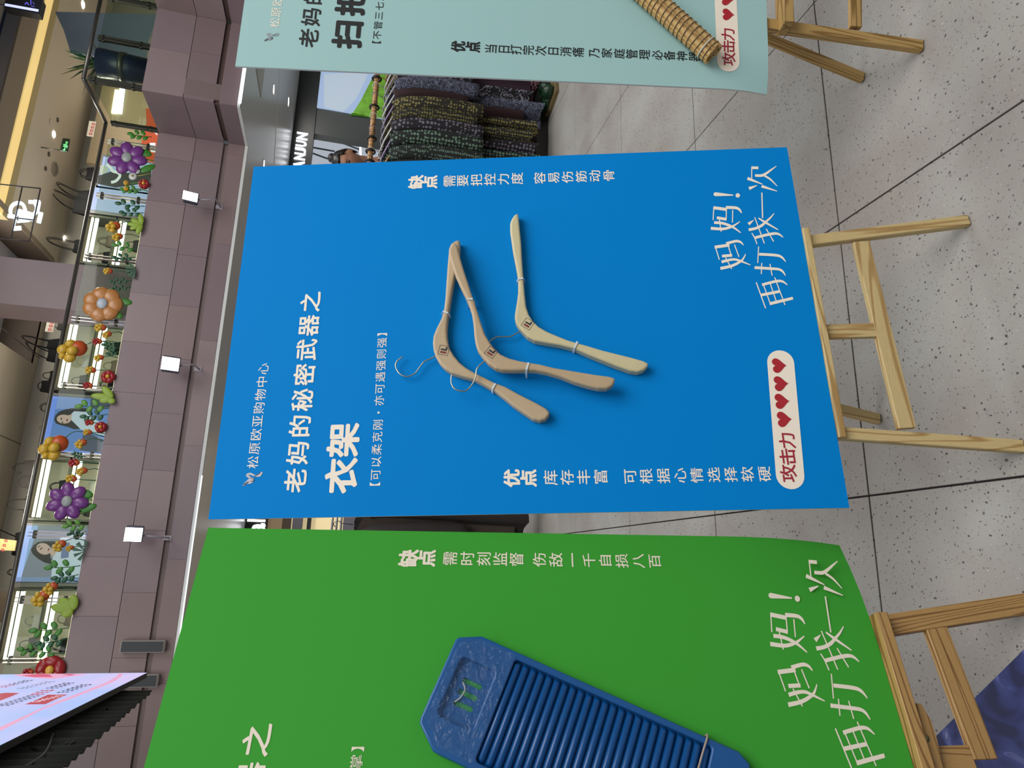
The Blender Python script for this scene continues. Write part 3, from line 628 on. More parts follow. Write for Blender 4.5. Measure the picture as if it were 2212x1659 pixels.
ea = easel(blue, PINE, 'pale pine easel under the blue board, whole lower frame in view',
      [((1750, 518), (2168, 464)), ((1826, 935), (2212, 963))], ((1862, 520), (1962, 924), 0.033), ((1740, 716), (1893, 711), 0.030),
      (l0, l1, -0.015, -0.001, -0.024, 0.007), ((1897, 906), (1000, 678)))
l1 = green.st(1890, 1322, .02)[0]
eb = easel(green, PINE2, 'brown striped pine easel under the green board, partly out of view',
      [((1917, 1350), (2212, 1304))] + [], ((2024, 1354), (2132, 1640), 0.040), ((1960, 1643), (2105, 1637), 0.038),
      (0.8 - l1, l1, -0.022, -0.001, -0.024, 0.022), ((2320, 1800), (1300, 1500)), lw=0.036)
# left leg of the green easel lies outside the photo: mirror of the right one
a = V(green.st(1917, 1350, -.007)); b = V(green.st(2212, 1304, -.007)); d = (b - a) / (b.y - a.y); tp = a + d * (.75 - a.y); P = green.w(.8 - tp.x, tp.y, -.016); Q = green.w(.8 - b.x, b.y, -.016); v = Q - P; Q = P + v * ((0.001 - P.z) / v.z)
bar('leg', P, Q, 0.036, .018, green.ex, PINE2, eb)
pp = [green.st(x, y, 0.004) for x, y in ((1968, 1519), (1989, 1520), (2010, 1556), (2022, 1592), (2036, 1655), (2046, 1700), (2046, 1790), (2010, 1800), (1990, 1700))]
prism('ledge_bracket', green, pp[::-1], -0.006, 0.006, PINE2, eb, 0.001)
sc = green.st(2000, 1594, 0.007); BRASS = mat('screw_brass', '8f8a5a', 0.3, metal=0.9)
sw = ball('screw', green.w(sc[0], sc[1], 0.006), (0.0065, 0.0065, 0.003), BRASS, eb, green.mat().to_3x3())
l0 = teal.st(1702, 50, .02)[0]; lt = teal.st(1702, 30, .02)[1]
ec = easel(teal, PINE3, 'golden pine easel under the teal board, cut by the photo edge',
      [((1665, 50), (2151, 118)), ((1690, -560), (2190, -650))], ((1848, -400), (1851, 56), 0.027), None,
      (l0, l0 + .45, lt - .012, lt + .010, -0.024, 0.026), ((1863, 169), (1100, -150)), lw=0.027)
# ------------------------------------------------------------------ upper storey edge clad in stone, lower ceiling, shop fronts
STN = [mat('stone_%d' % i, c, 0.42, var=0.10, scale=2.2, spec=0.4) for i, c in enumerate(('7e6d6f', '776669', '82717210'[:6], '7a6b6e', '7d6b6a'))]
TRIM = mat('brown_trim', '54423c', 0.5, var=.1); WHITE = mat('white_paint', 'c9cbc8', 0.5); LEDW = mat('white_led', 'ffffff', 0.5, emit=2.2, ecol='eef4ff')
wall = box('wall_back', (-9, 10.03, 3.10), (6.16, 10.35, 4.32), mat('stone_core', '6d5e5c', 0.7)); setp(wall, 'mauve stone clad edge of the upper storey', 'wall', kind='structure')
# the rest of the clad edge is drawn in straight runs: (x0,y0) -> (x1,y1), outward side
runs = [((-9, 10), (6.18, 10)), ((6.18, 10), (6.18, 9.02)), ((6.18, 9.02), (7.54, 9.02)), ((7.54, 9.02), (7.54, 7.6)), ((7.54, 7.6), (14, 7.6))]
for q, ((xa_, ya_), (xb_, yb_)) in enumerate(runs):
    d = V((xb_ - xa_, yb_ - ya_, 0)); L = d.length; d.normalize(); n = V((d.y, -d.x, 0))
    def piece(name, s0, s1, z0, z1, n0, n1, m, bev=0.0):
        c = V((xa_, ya_, 0)) + d * (s0 + s1) / 2 + n * ((n0 + n1) / 2); c.z = (z0 + z1) / 2
        return objm(name, boxmesh(s1 - s0, n1 - n0, z1 - z0, bev), m, wall, mw=basis(d, -n, V((0, 0, 1)), c))
    for r, (z0, z1, wd, o_) in enumerate(((3.402, 3.795, 0.78, 0.0), (3.80, 4.32, 0.72, 0.35))):
        s = (-o_) if q == 0 else 0; k = 0
        while s < L - .05:
            e = min(L, s + wd * (1 if q == 0 else .98)); s_ = max(0, s)
            if e - s_ > .03: piece('stone_panel', s_ + .0015, e - .0015, z0 + .001, z1 - .001, -0.02, 0.0 + random.uniform(-.001, .001), random.choice(STN))
            s = e; k += 1
    piece('recess_strip', 0, L, 3.33, 3.402, -0.05, -0.035, TRIM)
    s = 0
    while s < L - .05:
        e = min(L, s + 1.5); piece('lower_panel', s + .001, e - .001, 3.10, 3.33, -.03, 0.004, random.choice(STN)); s = e
    piece('light_trim', 0, L, 3.052, 3.094, -0.04, 0.012, WHITE)
    if q: piece('backing', 0.06, L, 3.10, 4.32, -0.30, -0.051, MATS['stone_core'])
box('light_strip', (-3.2, 9.975, 3.045), (1.1, 9.992, 3.052), LEDW, wall)
box('light_strip', (6.22, 8.98, 3.04), (7.5, 9.0, 3.075), LEDW, wall)
CEIL = mat('soffit_paint', 'bcbec2', 0.3, spec=0.6)
ce = slabs('ceiling', [(-9, 6.18, 10.04, 15.35), (6.18, 7.54, 9.06, 15.35), (7.54, 16, 7.64, 15.35)], 3.05, 3.09, CEIL, None); setp(ce, 'glossy grey ceiling beneath the upper storey', 'ceiling', kind='structure')
a, b = PZ(604, 147, 3.049), PZ(592, 357, 3.049); d = (b - a)
bar('ceiling_line', a - d, b + d * 2, 0.07, 0.004, V((d.y, -d.x, 0)), WHITE, ce)
for x, y, r in ((591, 193, .10), (623, 220, .11), (570, 355, .09)):
    p = PZ(x, y, 3.047); g = empty('downlight', p, {193: 'round ceiling downlight just left of the teal board', 220: 'round ceiling downlight farther back near the dark shop sign', 355: 'round ceiling downlight at the top corner of the blue board'}[y], 'light', 'downlights in the grey lower ceiling')
    ball('lamp_face', p, (r * .8, r * .8, .006), mat('lamp_glow', 'ffffff', .5, emit=9, ecol='fff8ea'), g, seg=20, ring=6)
    tube('rim', [p + V((math.cos(t) * r, math.sin(t) * r, 0)) for t in [math.pi * k / 10 for k in range(20)]], .006, WHITE, g, 6, True)
vt = prism('ceiling_reflection', Frame((0, 0, 3.049), (1, 0, 0), (0, 1, 0)), [tuple(PZ(x, y, 3.049).to_2d()) for x, y in ((553, 148), (571, 146), (563, 211))], -.01, 0, mat('reflection_white', 'aeb0ae', .5)); setp(vt, 'pale tapering reflection in the grey lower ceiling, built as a strip', 'reflection')  # a reflection on the glossy ceiling, built as a solid pale strip
# floodlights
for i, ((hx, hy), (wx_, wy_)) in enumerate((((411, 424), (474, 448)), ((368, 786), (428, 798)), ((288, 1155), (362, 1162)))):
    h = PY(hx, hy, 9.62); wl = PY(wx_, wy_, 10.0); g = empty('floodlight', wl, ['glaring square floodlight on the stone band closest to the teal board', 'glaring square floodlight on the stone band above the board title', 'brightest square floodlight on the stone band, above the gap beside the green board'][i], 'floodlight', 'floodlights on the stone band')
    fwd = (V((h.x * .15, -2, -.55)) - V((0, 0, 0))).normalized(); sd = V((1, 0, 0)); sd = (sd - fwd * fwd.dot(sd)).normalized(); upv = sd.cross(-fwd) * 1
    sd2 = fwd.cross(upv)
    mb = basis(sd, upv, -fwd, h); k = 1.0 if i == 0 else 1.1 if i == 1 else 1.0
    objm('housing', boxmesh(.20 * k, .20 * k, .07, .01), mat('lamp_grey', '4a4a52', .4, metal=.3), g, mw=mb @ Matrix.Translation((0.012, -.012, 0.04)))
    objm('lamp_glass', boxmesh(.165 * k, .19 * k, .006), mat('flood_glow', 'ffffff', .5, emit=14, ecol='f2fbff'), g, mw=mb)
    tube('bracket', [wl + V((0, 0, -.02)), V((wl.x, 9.75, wl.z + .02)), h - fwd * .07 + V((0, 0, -.05))], 0.012, mat('bracket_grey', '9a949c', .4), g)
    box('wall_plate', wl - V((.03, .012, .05)), wl + V((.03, 0.0, .05)), MATS['bracket_grey'], g)
for i, (X0, X1, z0, z1) in enumerate(((-1.13, -0.985, 3.20, 3.70), (-1.53, -1.38, 3.22, 3.62))):
    g = empty('wall_speaker', ((X0 + X1) / 2, 9.95, z0), ['slim framed wall speaker on the stone band above the green board', 'slim framed wall speaker partly behind the dark curtain under the screen'][i], 'speaker', 'slim wall speakers')
    box('case', (X0, 9.90, z0), (X1, 9.998, z1), mat('case_grey', '8b847e', .5), g, .004); box('grille', (X0 + .012, 9.893, z0 + .015), (X1 - .012, 9.90, z1 - .015), mat('grille_dark', '2f3338', .6), g)
# ---- shop fronts on the ground floor
sf = box('wall_shopfront', (-9, 15.4, 0), (9.0, 15.6, 3.05), mat('shop_wall', '6d655d', .7)); setp(sf, 'ground floor shop fronts far behind the boards', 'wall', kind='structure')
DKH = mat('header_dark', '2b2f30', 0.35); hd = box('shop_header', (9.0, 15.2, 2.56), (15, 15.5, 3.05), DKH); setp(hd, 'charcoal shop header carrying white glowing letters', 'shop sign')
fs_ = Frame((0, 15.17, 0), (1, 0, 0), (0, 0, 1))
def word(name, fr, text, x0, x1, z0, z1, off, m, parent, bold=.02, thick=None):
    gv, gf = glyph(text, bold); xs = [v[0] for v in gv]; ys = [v[1] for v in gv]; ax_, ay = (x1 - x0) / (max(xs) - min(xs)), (z1 - z0) / (max(ys) - min(ys))
    return obj(name, [(x0 + (x - min(xs)) * ax_, z0 + (y - min(ys)) * ay, off) for x, y in gv], gf, m, parent, mw=fr.mat())
LET = mat('letter_glow', 'ffffff', .5, emit=4.0, ecol='f4f8ff')
aN = fs_.st(664, 286); aA = fs_.st(664, 365); tz = fs_.st(640, 300)[1]; bz_ = fs_.st(664, 300)[1]
for k, ch in enumerate('ANJUN'):
    y0, y1 = ((348, 366), (331, 346), (319, 330), (304, 317), (286, 302))[k]
    word('sign_letter', fs_, ch, fs_.st(652, y1)[0], fs_.st(652, y0)[0], bz_, tz, 0, LET, hd, .045)
pl = box('shop_pillar', (10.05, 15.25, 0), (10.77, 15.5, 2.56), mat('pillar_dark', '3f4445', .4)); setp(pl, 'dark pillar between the lit picture screen and the shop opening', 'pillar')
SK = mat('picture_sky', '20242a', .5, emit=.72, ecol='b4cdf2', var=.0)
scn = box('picture_screen', (10.78, 15.22, 0.9), (13.6, 15.4, 2.56), SK); setp(scn, 'glowing picture screen of pale sky over a green hillside', 'screen')
fsc = Frame((0, 15.215, 0), (1, 0, 0), (0, 0, 1))
HM = mat('picture_hill', '5c8f2c', .8, var=.85, scale=5, emit=.30)
pts = [fsc.st(x, y) for x, y in ((756, 249), (763, 243), (770, 232), (781, 214), (790, 196), (800, 176), (812, 158), (815, 120))]
flat('hill_picture', fsc, [pts + [(13.6, pts[-1][1]), (13.6, .9), (10.78, .9), (10.78, pts[0][1] - .04)]], 0.001, HM, scn)
flat('cloud_picture', fsc, [[fsc.st(x, y) for x, y in ((700, 160), (700, 232), (742, 242), (770, 212), (790, 172), (795, 155))]], 0.0005, mat('picture_cloud', '20242a', .6, emit=.78, ecol='c4d4e4'), scn)
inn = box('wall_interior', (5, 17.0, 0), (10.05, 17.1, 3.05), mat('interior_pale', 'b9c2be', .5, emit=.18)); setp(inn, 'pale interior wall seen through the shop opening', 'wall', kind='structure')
fi = Frame((0, 16.99, 0), (1, 0, 0), (0, 0, 1)); LN = mat('line_grey', '575c5b', .5)
for (p, q) in (((676, 284), (776, 323)), ((672, 318), (723, 327)), ((672, 330), (722, 348))):
    A, B = fi.st(*p), fi.st(*q); bar('wall_rib', fi.w(*A), fi.w(*B), .035, .03, (0, 0, 1), LN, inn)
A, B = fi.st(778, 288), fi.st(779, 338); bar('light_tube', fi.w(*A), fi.w(*B), .05, .04, (0, 0, 1), LEDW, inn)
prism('white_drape', fi, [fi.st(x, y) for x, y in ((783, 290), (802, 296), (799, 306), (792, 322), (785, 318), (788, 305))][::-1], 0, .03, mat('drape_white', 'd0cdbc', .7), inn)
# left sliver between the blue and green boards
hl = box('shop_header', (-3.0, 15.2, 2.62), (3.0, 15.4, 3.05), mat('header_black', '121212', .4)); setp(hl, 'black shop sign with bright white lower case letters, seen between blue and green boards', 'shop sign')
word('sign_letter', fs_, 'l', fs_.st(553, 1127)[0], fs_.st(553, 1122)[0], fs_.st(573, 1125)[1], fs_.st(534, 1125)[1], .0, LET, hl, .03)
word('sign_letter', fs_, 'a', fs_.st(558, 1150)[0], fs_.st(558, 1130)[0], fs_.st(573, 1140)[1], fs_.st(544, 1140)[1], .0, LET, hl, .04)
pb = box('beige_panel', (-3, 15.25, 2.33), (3, 15.398, 2.615), mat('beige', 'cdb28e', .6)); setp(pb, 'beige band below the black shop sign', 'panel')
pb = box('brown_panel', (-3, 15.27, 2.15), (3, 15.398, 2.33), mat('taupe', '6a5c4e', .6)); setp(pb, 'taupe band below the beige band', 'panel')
g = empty('display_case', (0.8, 15.2, 0), 'lit glass display case seen through the gap between the boards', 'display case')
box('case_back', (-1, 15.28, 1.1), (2.5, 15.39, 2.15), mat('case_lit', 'e6d2a2', .5, emit=.6), g)
for z in (1.75, 1.95): box('dark_shelf', (-1, 15.1, z), (2.5, 15.28, z + .06 + (z < 1.8) * .02), mat('shelf_black', '262428', .4), g)
box('glass_frame', (-1, 15.08, 1.92), (2.5, 15.28, 2.12), mat('frame_grey', '6f6d78', .4), g); box('plinth', (-1, 15.0, 0), (2.5, 15.35, 1.1), MATS['frame_grey'], g)
# ---- upper storey
UF = setp(slabs('floor_upper', [(-9, 6.24, 10.1, 18), (6.24, 7.60, 9.1, 18), (7.60, 16, 7.7, 18)], 4.20, 4.318, mat('upper_floor', 'b5afa2', .4), None), 'upper storey floor behind the glass railing', 'floor', kind='structure')
CR = mat('cream_ceiling', 'cbc2b2', 0.7); CRL = mat('seam', '55504a', .8)
cu = slabs('ceiling', [(5.45, 16, 11.88, 18), (-9, 3.4, 8.2, 18), (3.4, 5.45, 13.75, 18)], 6.87, 6.95, CR, None); setp(cu, 'cream ceiling of the upper storey', 'ceiling', kind='structure')
for (p, q) in (((0, 705), (105, 790)), ((0, 940), (80, 975))):
    A, B = PZ(*p, 6.868), PZ(*q, 6.868); bar('ceiling_seam', A + (A - B) * .5, B + (B - A) * .5, .014, .004, (1, 0, 0), CRL, cu)
YL = mat('cove_light', 'f4d68c', .5, emit=.55, ecol='f6d88e')
for nm, y0, y1, z0, m, lb in (('cove_strip', 11.70, 11.88, 6.87, mat('cove_tan', 'b3a578', .6), 'tan lip beside the glowing yellow cove'), ('cove_light', 11.46, 11.70, 6.88, YL, 'long glowing yellow cove light along the upper ceiling edge'),
        ('ceiling_band', 10.90, 11.46, 6.90, mat('taupe_ceiling', '857b70', .7), 'taupe ceiling band beyond the yellow cove'), ('ceiling_band', 10.80, 10.90, 6.88, mat('dark_seam', '3a3634', .7), 'dark thin trim strip beside the navy band'),
        ('ceiling_band', 10.45, 10.80, 6.86, mat('navy_band', '14213f', .45), 'navy blue painted band at the corner of the photo'), ('ceiling_band', 8.0, 10.45, 6.90, mat('grey_ceiling', '7d7b78', .7), 'plain grey ceiling strip at the very corner of the photo')):
    setp(box(nm, (5.3, y0, z0), (16, y1, z0 + .12), m), lb, 'ceiling light' if 'light' in nm else 'ceiling', kind='structure')
RC = mat('recess_pale', 'c4c6d4', .6)
rc = slabs('ceiling', [(3.35, 5.5, 7.8, 13.8)], 7.45, 7.5, RC, None); setp(rc, 'pale raised ceiling bay beside the stone column', 'ceiling', kind='structure')
box('bay_edge', (5.40, 10.4, 6.87), (5.48, 13.75, 7.45), mat('bay_brown', '5b4f45', .7), rc); box('bay_edge', (3.4, 13.72, 6.87), (5.45, 13.80, 7.45), MATS['bay_brown'], rc)
bar('bay_lip', (5.43, 10.4, 6.865), (5.43, 13.75, 6.865), .10, .012, (1, 0, 0), mat('lip', '8d8072', .6), rc)
wb2 = box('wall_upper', (-9, 14.0, 4.32), (16, 14.1, 6.87), mat('upper_wall', 'b3b0a2', .7)); setp(wb2, 'grey green wall above the bag shop', 'wall', kind='structure')
col = box('column', (3.42, 10.5, 4.32), (4.12, 11.2, 7.5), STN[1]); setp(col, 'square mauve stone column rising behind the glass railing', 'column', kind='structure')
for x, y, r, e, lb in ((117, 290, .06, 1, 'bright ceiling downlight above the green exit sign'), (180, 10, .07, 1, 'bright ceiling downlight at the top edge of the photo'), (140, 516, .06, 1, 'bright ceiling downlight between two black handbags'), (29, 1059, .06, 1, 'bright ceiling downlight above the purple flower near the green board'), (110, 263, .05, 0, 'small unlit ceiling spot beside the lit downlight'), (125, 259, .045, 2, 'small dark ceiling detector near the exit sign'), (99, 364, .045, 2, 'small dark ceiling spot beside the round speaker'), (106, 333, .045, 2, 'small grey ceiling disc between round speaker and exit sign')):
    p = PZ(x, y, 6.862); o = ball('ceiling_spot', p, (r, r, .012), MATS['lamp_glow'] if e == 1 else mat('spot_pale', 'cfcabf', .5) if e == 0 else mat('spot_dark', '5a554d', .6), seg=16, ring=6); setp(o, lb, 'light')
p = PZ(119, 365, 6.86); g = empty('round_speaker', p, 'large round ceiling speaker with a pale ring', 'speaker')
tube('ring', [p + V((math.cos(t) * .115, math.sin(t) * .115, 0)) for t in [math.pi * k / 12 for k in range(24)]], .018, mat('ring_grey', '9c968c', .5), g, 8, True); ball('cone', p + V((0, 0, .01)), (.10, .10, .02), mat('cone_tan', '8c8372', .6), g)
for i in range(0):
    pass
# atrium sides: plain mall walls outside the photo that close the hall
sw = box('wall_left', (-9.2, -4, 0), (-9, 18, 10), mat('side_wall', 'a29c94', .8)); setp(sw, 'plain side wall of the atrium', 'wall', kind='structure')
sw = box('wall_front', (-9.2, -4.2, 0), (16.2, -4, 4.5), MATS['side_wall']); setp(sw, 'plain wall behind the viewer', 'wall', kind='structure')
sw = box('wall_right', (16, -4, 0), (16.2, 24, 10), MATS['side_wall']); setp(sw, 'plain right side wall of the atrium', 'wall', kind='structure')
# ------------------------------------------------------------------ glass railing
GLS = bpy.data.materials.new('rail_glass'); GLS.use_nodes = True
nt = GLS.node_tree; nt.nodes.clear(); out = nt.nodes.new('ShaderNodeOutputMaterial'); mxs = nt.nodes.new('ShaderNodeMixShader'); tr = nt.nodes.new('ShaderNodeBsdfTransparent'); gl = nt.nodes.new('ShaderNodeBsdfGlossy')
tr.inputs[0].default_value = (0.80, 0.86, 0.79, 1); gl.inputs['Roughness'].default_value = 0.03; mxs.inputs[0].default_value = 0.012
nt.links.new(tr.outputs[0], mxs.inputs[1]); nt.links.new(gl.outputs[0], mxs.inputs[2]); nt.links.new(mxs.outputs[0], out.inputs[0])
RAILM = mat('rail_steel', '5b5a56', .3, metal=.7); POSTM = mat('post_chrome', 'a8a596', .2, metal=.9); POSTD = mat('post_dark', '38382f', .35, metal=.5)
rl = empty('glass_railing', (2, 10.08, 4.32), 'long glass railing with steel handrail along the upper storey edge', 'railing')
RP = [((-6, 10.08), (6.26, 10.08)), ((6.26, 10.08), (6.26, 9.10)), ((6.26, 9.10), (7.62, 9.10)), ((7.62, 9.1), (7.62, 7.7)), ((7.62, 7.7), (12, 7.7))]
for k, ((x0, y0), (x1, y1)) in enumerate(RP):
    tube('handrail', [(x0, y0, 5.07), (x1, y1, 5.07)], .026, RAILM, rl, 10)
    d = V((x1 - x0, y1 - y0, 0)); L = d.length; d.normalize(); s = 0; wd = 1.02
    if k == 0: s0s = [PY(200, yy, 10.08).x + 6 for yy in (1425, 1297, 1158, 985, 838, 693, 555, 420, 300)]; s0s = [0, 1.0, 2.0, 3.0] + s0s
    else: s0s = [i * L / max(1, round(L / .75)) for i in range(max(1, round(L / .75)) + 1)]
    s0s = sorted(q for q in s0s if q <= L)
    for i, s in enumerate(s0s):
        p = V((x0, y0, 0)) + d * s; m_ = POSTM if k == 0 else POSTD
        for o_ in (-.022, .022): bar('post', (p.x + d.x * o_, p.y + d.y * o_, 4.32), (p.x + d.x * o_, p.y + d.y * o_, 5.0), .012 if k == 0 else .03, .05, d, m_, rl)
        pc = objm('clamp', boxmesh(.10, .05, .035, .004), POSTD, rl, mw=basis(d, V((0, 0, 1)).cross(d), V((0, 0, 1)), V((p.x, p.y, 4.93))))
        objm('clamp', pc.data, None, rl, mw=basis(d, V((0, 0, 1)).cross(d), V((0, 0, 1)), V((p.x, p.y, 4.45))))
        if i + 1 < len(s0s):
            e = s0s[i + 1]; q = V((x0, y0, 0)) + d * e
            bar('glass_pane', (p.x + d.x * .05, p.y + d.y * .05, 4.66), (q.x - d.x * .05, q.y - d.y * .05, 4.66), .64, .010, (0, 0, 1), GLS, rl)
# ------------------------------------------------------------------ bag shop: lit cabinets, posters, handbags
FR = mat('cabinet_frame', '55564e', .4, metal=.3); BK = mat('cabinet_back', 'c9bfa8', .5, emit=.12); LW = mat('shelf_led_warm', 'fff6d8', .5, emit=3.0, ecol='fff3c4'); LC = mat('shelf_led_cool', 'ffffff', .5, emit=3.0, ecol='eaf6ff')
BAGM = [mat('bag_black', '0f1011', .8, spec=.2), mat('bag_grey', '3a3835', .8, spec=.2), mat('bag_taupe', '6c6052', .7, spec=.2), mat('bag_white', 'a8a69e', .6)]
Yc = 13.0
def bag(loc, wd, ht, hh, m, label, group, lean=0.0, yaw=0.0):
    g = empty('handbag', loc, label, 'handbag', group); g.rotation_euler = (0, 0, 0); l = V(loc); c, s = math.cos(yaw), math.sin(yaw)
    tp = .78 if wd > ht * .9 else .62
    bm = bmesh.new(); bmesh.ops.create_cube(bm, size=1)
    bmesh.ops.subdivide_edges(bm, edges=bm.edges[:], cuts=2, use_grid_fill=True)
    for v in bm.verts:
        t = v.co.z + .5; k = 1 - (1 - tp) * t ** 1.3 * (1 if abs(v.co.x) > .1 else 1); x = v.co.x * wd * k; y = v.co.y * .12 * (1 - .6 * t) * (1 + .5 * (1 - abs(v.co.x * 2)))
        z = t * ht - (.03 * (1 - (2 * v.co.x) ** 2)) * t; v.co = V((x * c - y * s, x * s + y * c, z))
    bmesh.ops.bevel(bm, geom=[e for e in bm.edges if e.calc_face_angle(0) > .9], offset=.008, segments=1, affect='EDGES')
    objm('bag_body', bm_mesh(bm), m, g, True, mw=Matrix.Translation(l))
    for o_ in (-.03, .03):
        pts = []
        for k in range(13): t = math.pi * k / 12; x = math.cos(t) * wd * .26 + lean * math.sin(t); pts.append(l + V((x * c - o_ * s, x * s + o_ * c, ht * .93 + math.sin(t) ** .75 * hh)))
        tube('strap', pts, .007, m, g, 5)
        if o_ < 0 and hh < .12: break
    return g
def cabinet(x0, x1, label, bags, bottoms=3):
    g = empty('display_cabinet', ((x0 + x1) / 2, Yc, 4.32), label, 'cabinet', 'lit bag cabinets behind the glass railing')
    box('back_panel', (x0, Yc + .42, 4.32), (x1, Yc + .45, 6.16), BK, g)
    box('side_panel', (x0, Yc, 4.32), (x0 + .035, Yc + .45, 6.18), FR, g); box('side_panel', (x1 - .035, Yc, 4.32), (x1, Yc + .45, 6.18), FR, g)
    for z, nm in ((6.16, 'top_panel'), (5.68, 'shelf'), (5.22, 'shelf'), (4.78, 'shelf'), (4.32, 'plinth')):
        box(nm, (x0, Yc, z - .02), (x1, Yc + .45, z + .01 if nm != 'plinth' else z + .1), FR, g)
    for z in (6.10, 5.63, 5.245):
        box('shelf_light', (x0 + .05, Yc + .01, z - .03), (x1 - .05, Yc + .05, z), LW, g)
        if z > 5.3: box('shelf_light', (x0 + .05, Yc + .02, z - .115), (x1 - .05, Yc + .055, z - .06), LC, g)
    k = 0
    for z in (5.23, 5.69):
        n = max(1, int((x1 - x0) / .42))
        for i in range(n):
            if (i + k) % 4 == 3: continue
            m = BAGM[(i * 2 + k + int(abs(x0) * 3)) % 4]; hh = random.uniform(.10, .14); yw = random.uniform(-.3, .3); pos = ('left end', 'second place', 'third place', 'fourth place')[i] if i else 'left end'
            bag((x0 + .22 + i * (x1 - x0 - .3) / n + random.uniform(-.03, .03), Yc + .22, z), .26, .18, hh, m, '%s handbag on %s shelf, %s, %s' % ({0: 'black', 1: 'dark grey', 2: 'taupe', 3: 'off white'}[BAGM.index(m)], 'upper' if z > 5.5 else 'lower', pos, label.split(',')[0].replace('lit cabinet', 'cabinet')), 'handbags inside the lit cabinets')
        k += 1
cabinet(5.15, 6.12, 'lit cabinet right of the stone column, beside the plain blue poster', 0)
cabinet(4.16, 5.12, 'lit cabinet behind the stone column, partly hidden', 0)
cabinet(2.78, 4.12, 'lit cabinet left of the stone column, beside the first poster', 0)
cabinet(0.57, 1.62, 'lit cabinet between the two portrait posters, behind the purple flower', 0)
cabinet(-1.62, -0.50, 'lit cabinet at the far end, next to the big screen', 0)
FRM = mat('poster_frame', '6e7070', .4)
def poster(x0, x1, z0, z1, base, label, draw):
    g = empty('light_box_poster', ((x0 + x1) / 2, Yc, z0), label, 'poster', 'light box posters')
    box('poster_frame', (x0 - .06, Yc + .01, 4.32), (x1 + .06, Yc + .45, z1 + .03), FRM, g)
    f = Frame((x0, Yc + .0, 0), (1, 0, 0), (0, 0, 1)); box('poster_face', (x0, Yc - .005, z0), (x1, Yc + .012, z1), base, g)
    draw(f, g, lambda x, y: f.st(x, y, .006)); return g
def E_(name, c, e=.75): return mat(name, '26262a', .5, emit=e * 1.08, ecol=c)
HAIR, FACE, SHIRT, LIPS, NAVYP = E_('print_hair', '221a1a', .1), E_('print_skin', 'd8b7ac'), E_('print_white', 'cfdcf2', .8), E_('print_lips', '9c3a44', .5), E_('print_navy', '4a5578', .6)
def el(P, c, a, b, rot=0, n=22):
    out = []
    for k in range(n):
        t = 2 * math.pi * k / n; x, y = a * math.cos(t), b * math.sin(t); out.append(P(c[0] + x * math.cos(rot) - y * math.sin(rot), c[1] + x * math.sin(rot) + y * math.cos(rot)))
    return out
c2 = lambda x, y: (60 + x / 6.38, 860 + y / 6.38)
def drawA(f, g, P):
    Q = lambda L: [P(*c2(*q)) for q in L]
    flat('picture_print', f, [Q([(250,520),(345,10),(860,10),(800,130),(760,520),(720,740),(230,700)])], .008, E_('print_sky', '5c88d8', .8), g)
    flat('picture_print', f, [Q([(865,0),(1160,0),(1140,150),(940,160),(860,120)]), Q([(770,460),(1040,570),(1010,760),(720,720)])], .009, NAVYP, g)
    flat('white_shirt', f, [Q([(600,190),(680,170),(800,190),(940,300),(1090,400),(1060,520),(780,450),(700,420),(600,300)])], .010, SHIRT, g)
    flat('dark_hair', f, [Q([(365,300),(380,240),(430,190),(520,155),(660,130),(800,140),(900,180),(780,190),(640,180),(600,220),(600,300),(660,360),(725,425),(640,430),(560,400),(460,375),(390,350)])], .011, HAIR, g)
    flat('face_print', f, [el(P, c2(500, 290), 100 / 6.38, 62 / 6.38, .05)], .012, FACE, g)
    flat('neck_print', f, [Q([(560,235),(615,225),(600,280),(570,300)])], .0115, FACE, g)
    flat('eye_print', f, [el(P, c2(465, 285), 3, 1.3, 1.2), el(P, c2(480, 335), 2.5, 1.2, 1.2)], .013, HAIR, g)
    flat('lips_print', f, [el(P, c2(545, 305), 1.8, 3, .2)], .013, LIPS, g)
c1 = lambda x, y: (x / 8.296, 1120 + y / 8.296)
def drawB(f, g, P):
    Q = lambda L: [P(*c1(*q)) for q in L]
    flat('picture_print', f, [Q([(690,130),(1570,150),(1420,1050),(380,1050)])], .008, E_('print_grey', '8f96aa', .7), g)
    flat('picture_print', f, [Q([(480,125),(695,130),(380,1050),(300,1050)])], .008, E_('print_pale_blue', '9cbcf4', .85), g)
    flat('white_shirt', f, [Q([(1080,350),(1540,250),(1480,620),(1430,1050),(920,1050),(940,780),(950,680),(1050,560)])], .009, SHIRT, g)
    flat('blue_shirt', f, [Q([(1150,440),(1250,430),(1230,700),(1090,720),(1100,580)])], .010, E_('print_denim', '7f92c8', .6), g)
    flat('dark_hair', f, [Q([(555,560),(600,480),(680,425),(800,405),(1000,410),(1020,440),(900,520),(920,600),(900,690),(940,760),(930,820),(800,790),(680,720),(590,640)])], .011, HAIR, g)
    flat('face_print', f, [el(P, c1(785, 545), 135 / 8.3, 100 / 8.3, .35)], .012, FACE, g)
    flat('neck_print', f, [Q([(900,570),(1000,480),(1040,560),(960,690),(900,640)])], .0115, FACE, g)
    flat('eye_print', f, [el(P, c1(740, 540), 1.2, 4, .9), el(P, c1(700, 505), .8, 4.5, .9)], .013, HAIR, g)
    flat('lips_print', f, [el(P, c1(875, 555), 1.6, 3, .4)], .013, LIPS, g)
c3 = lambda x, y: (120 + x / 6.9125, 180 + y / 6.9125)
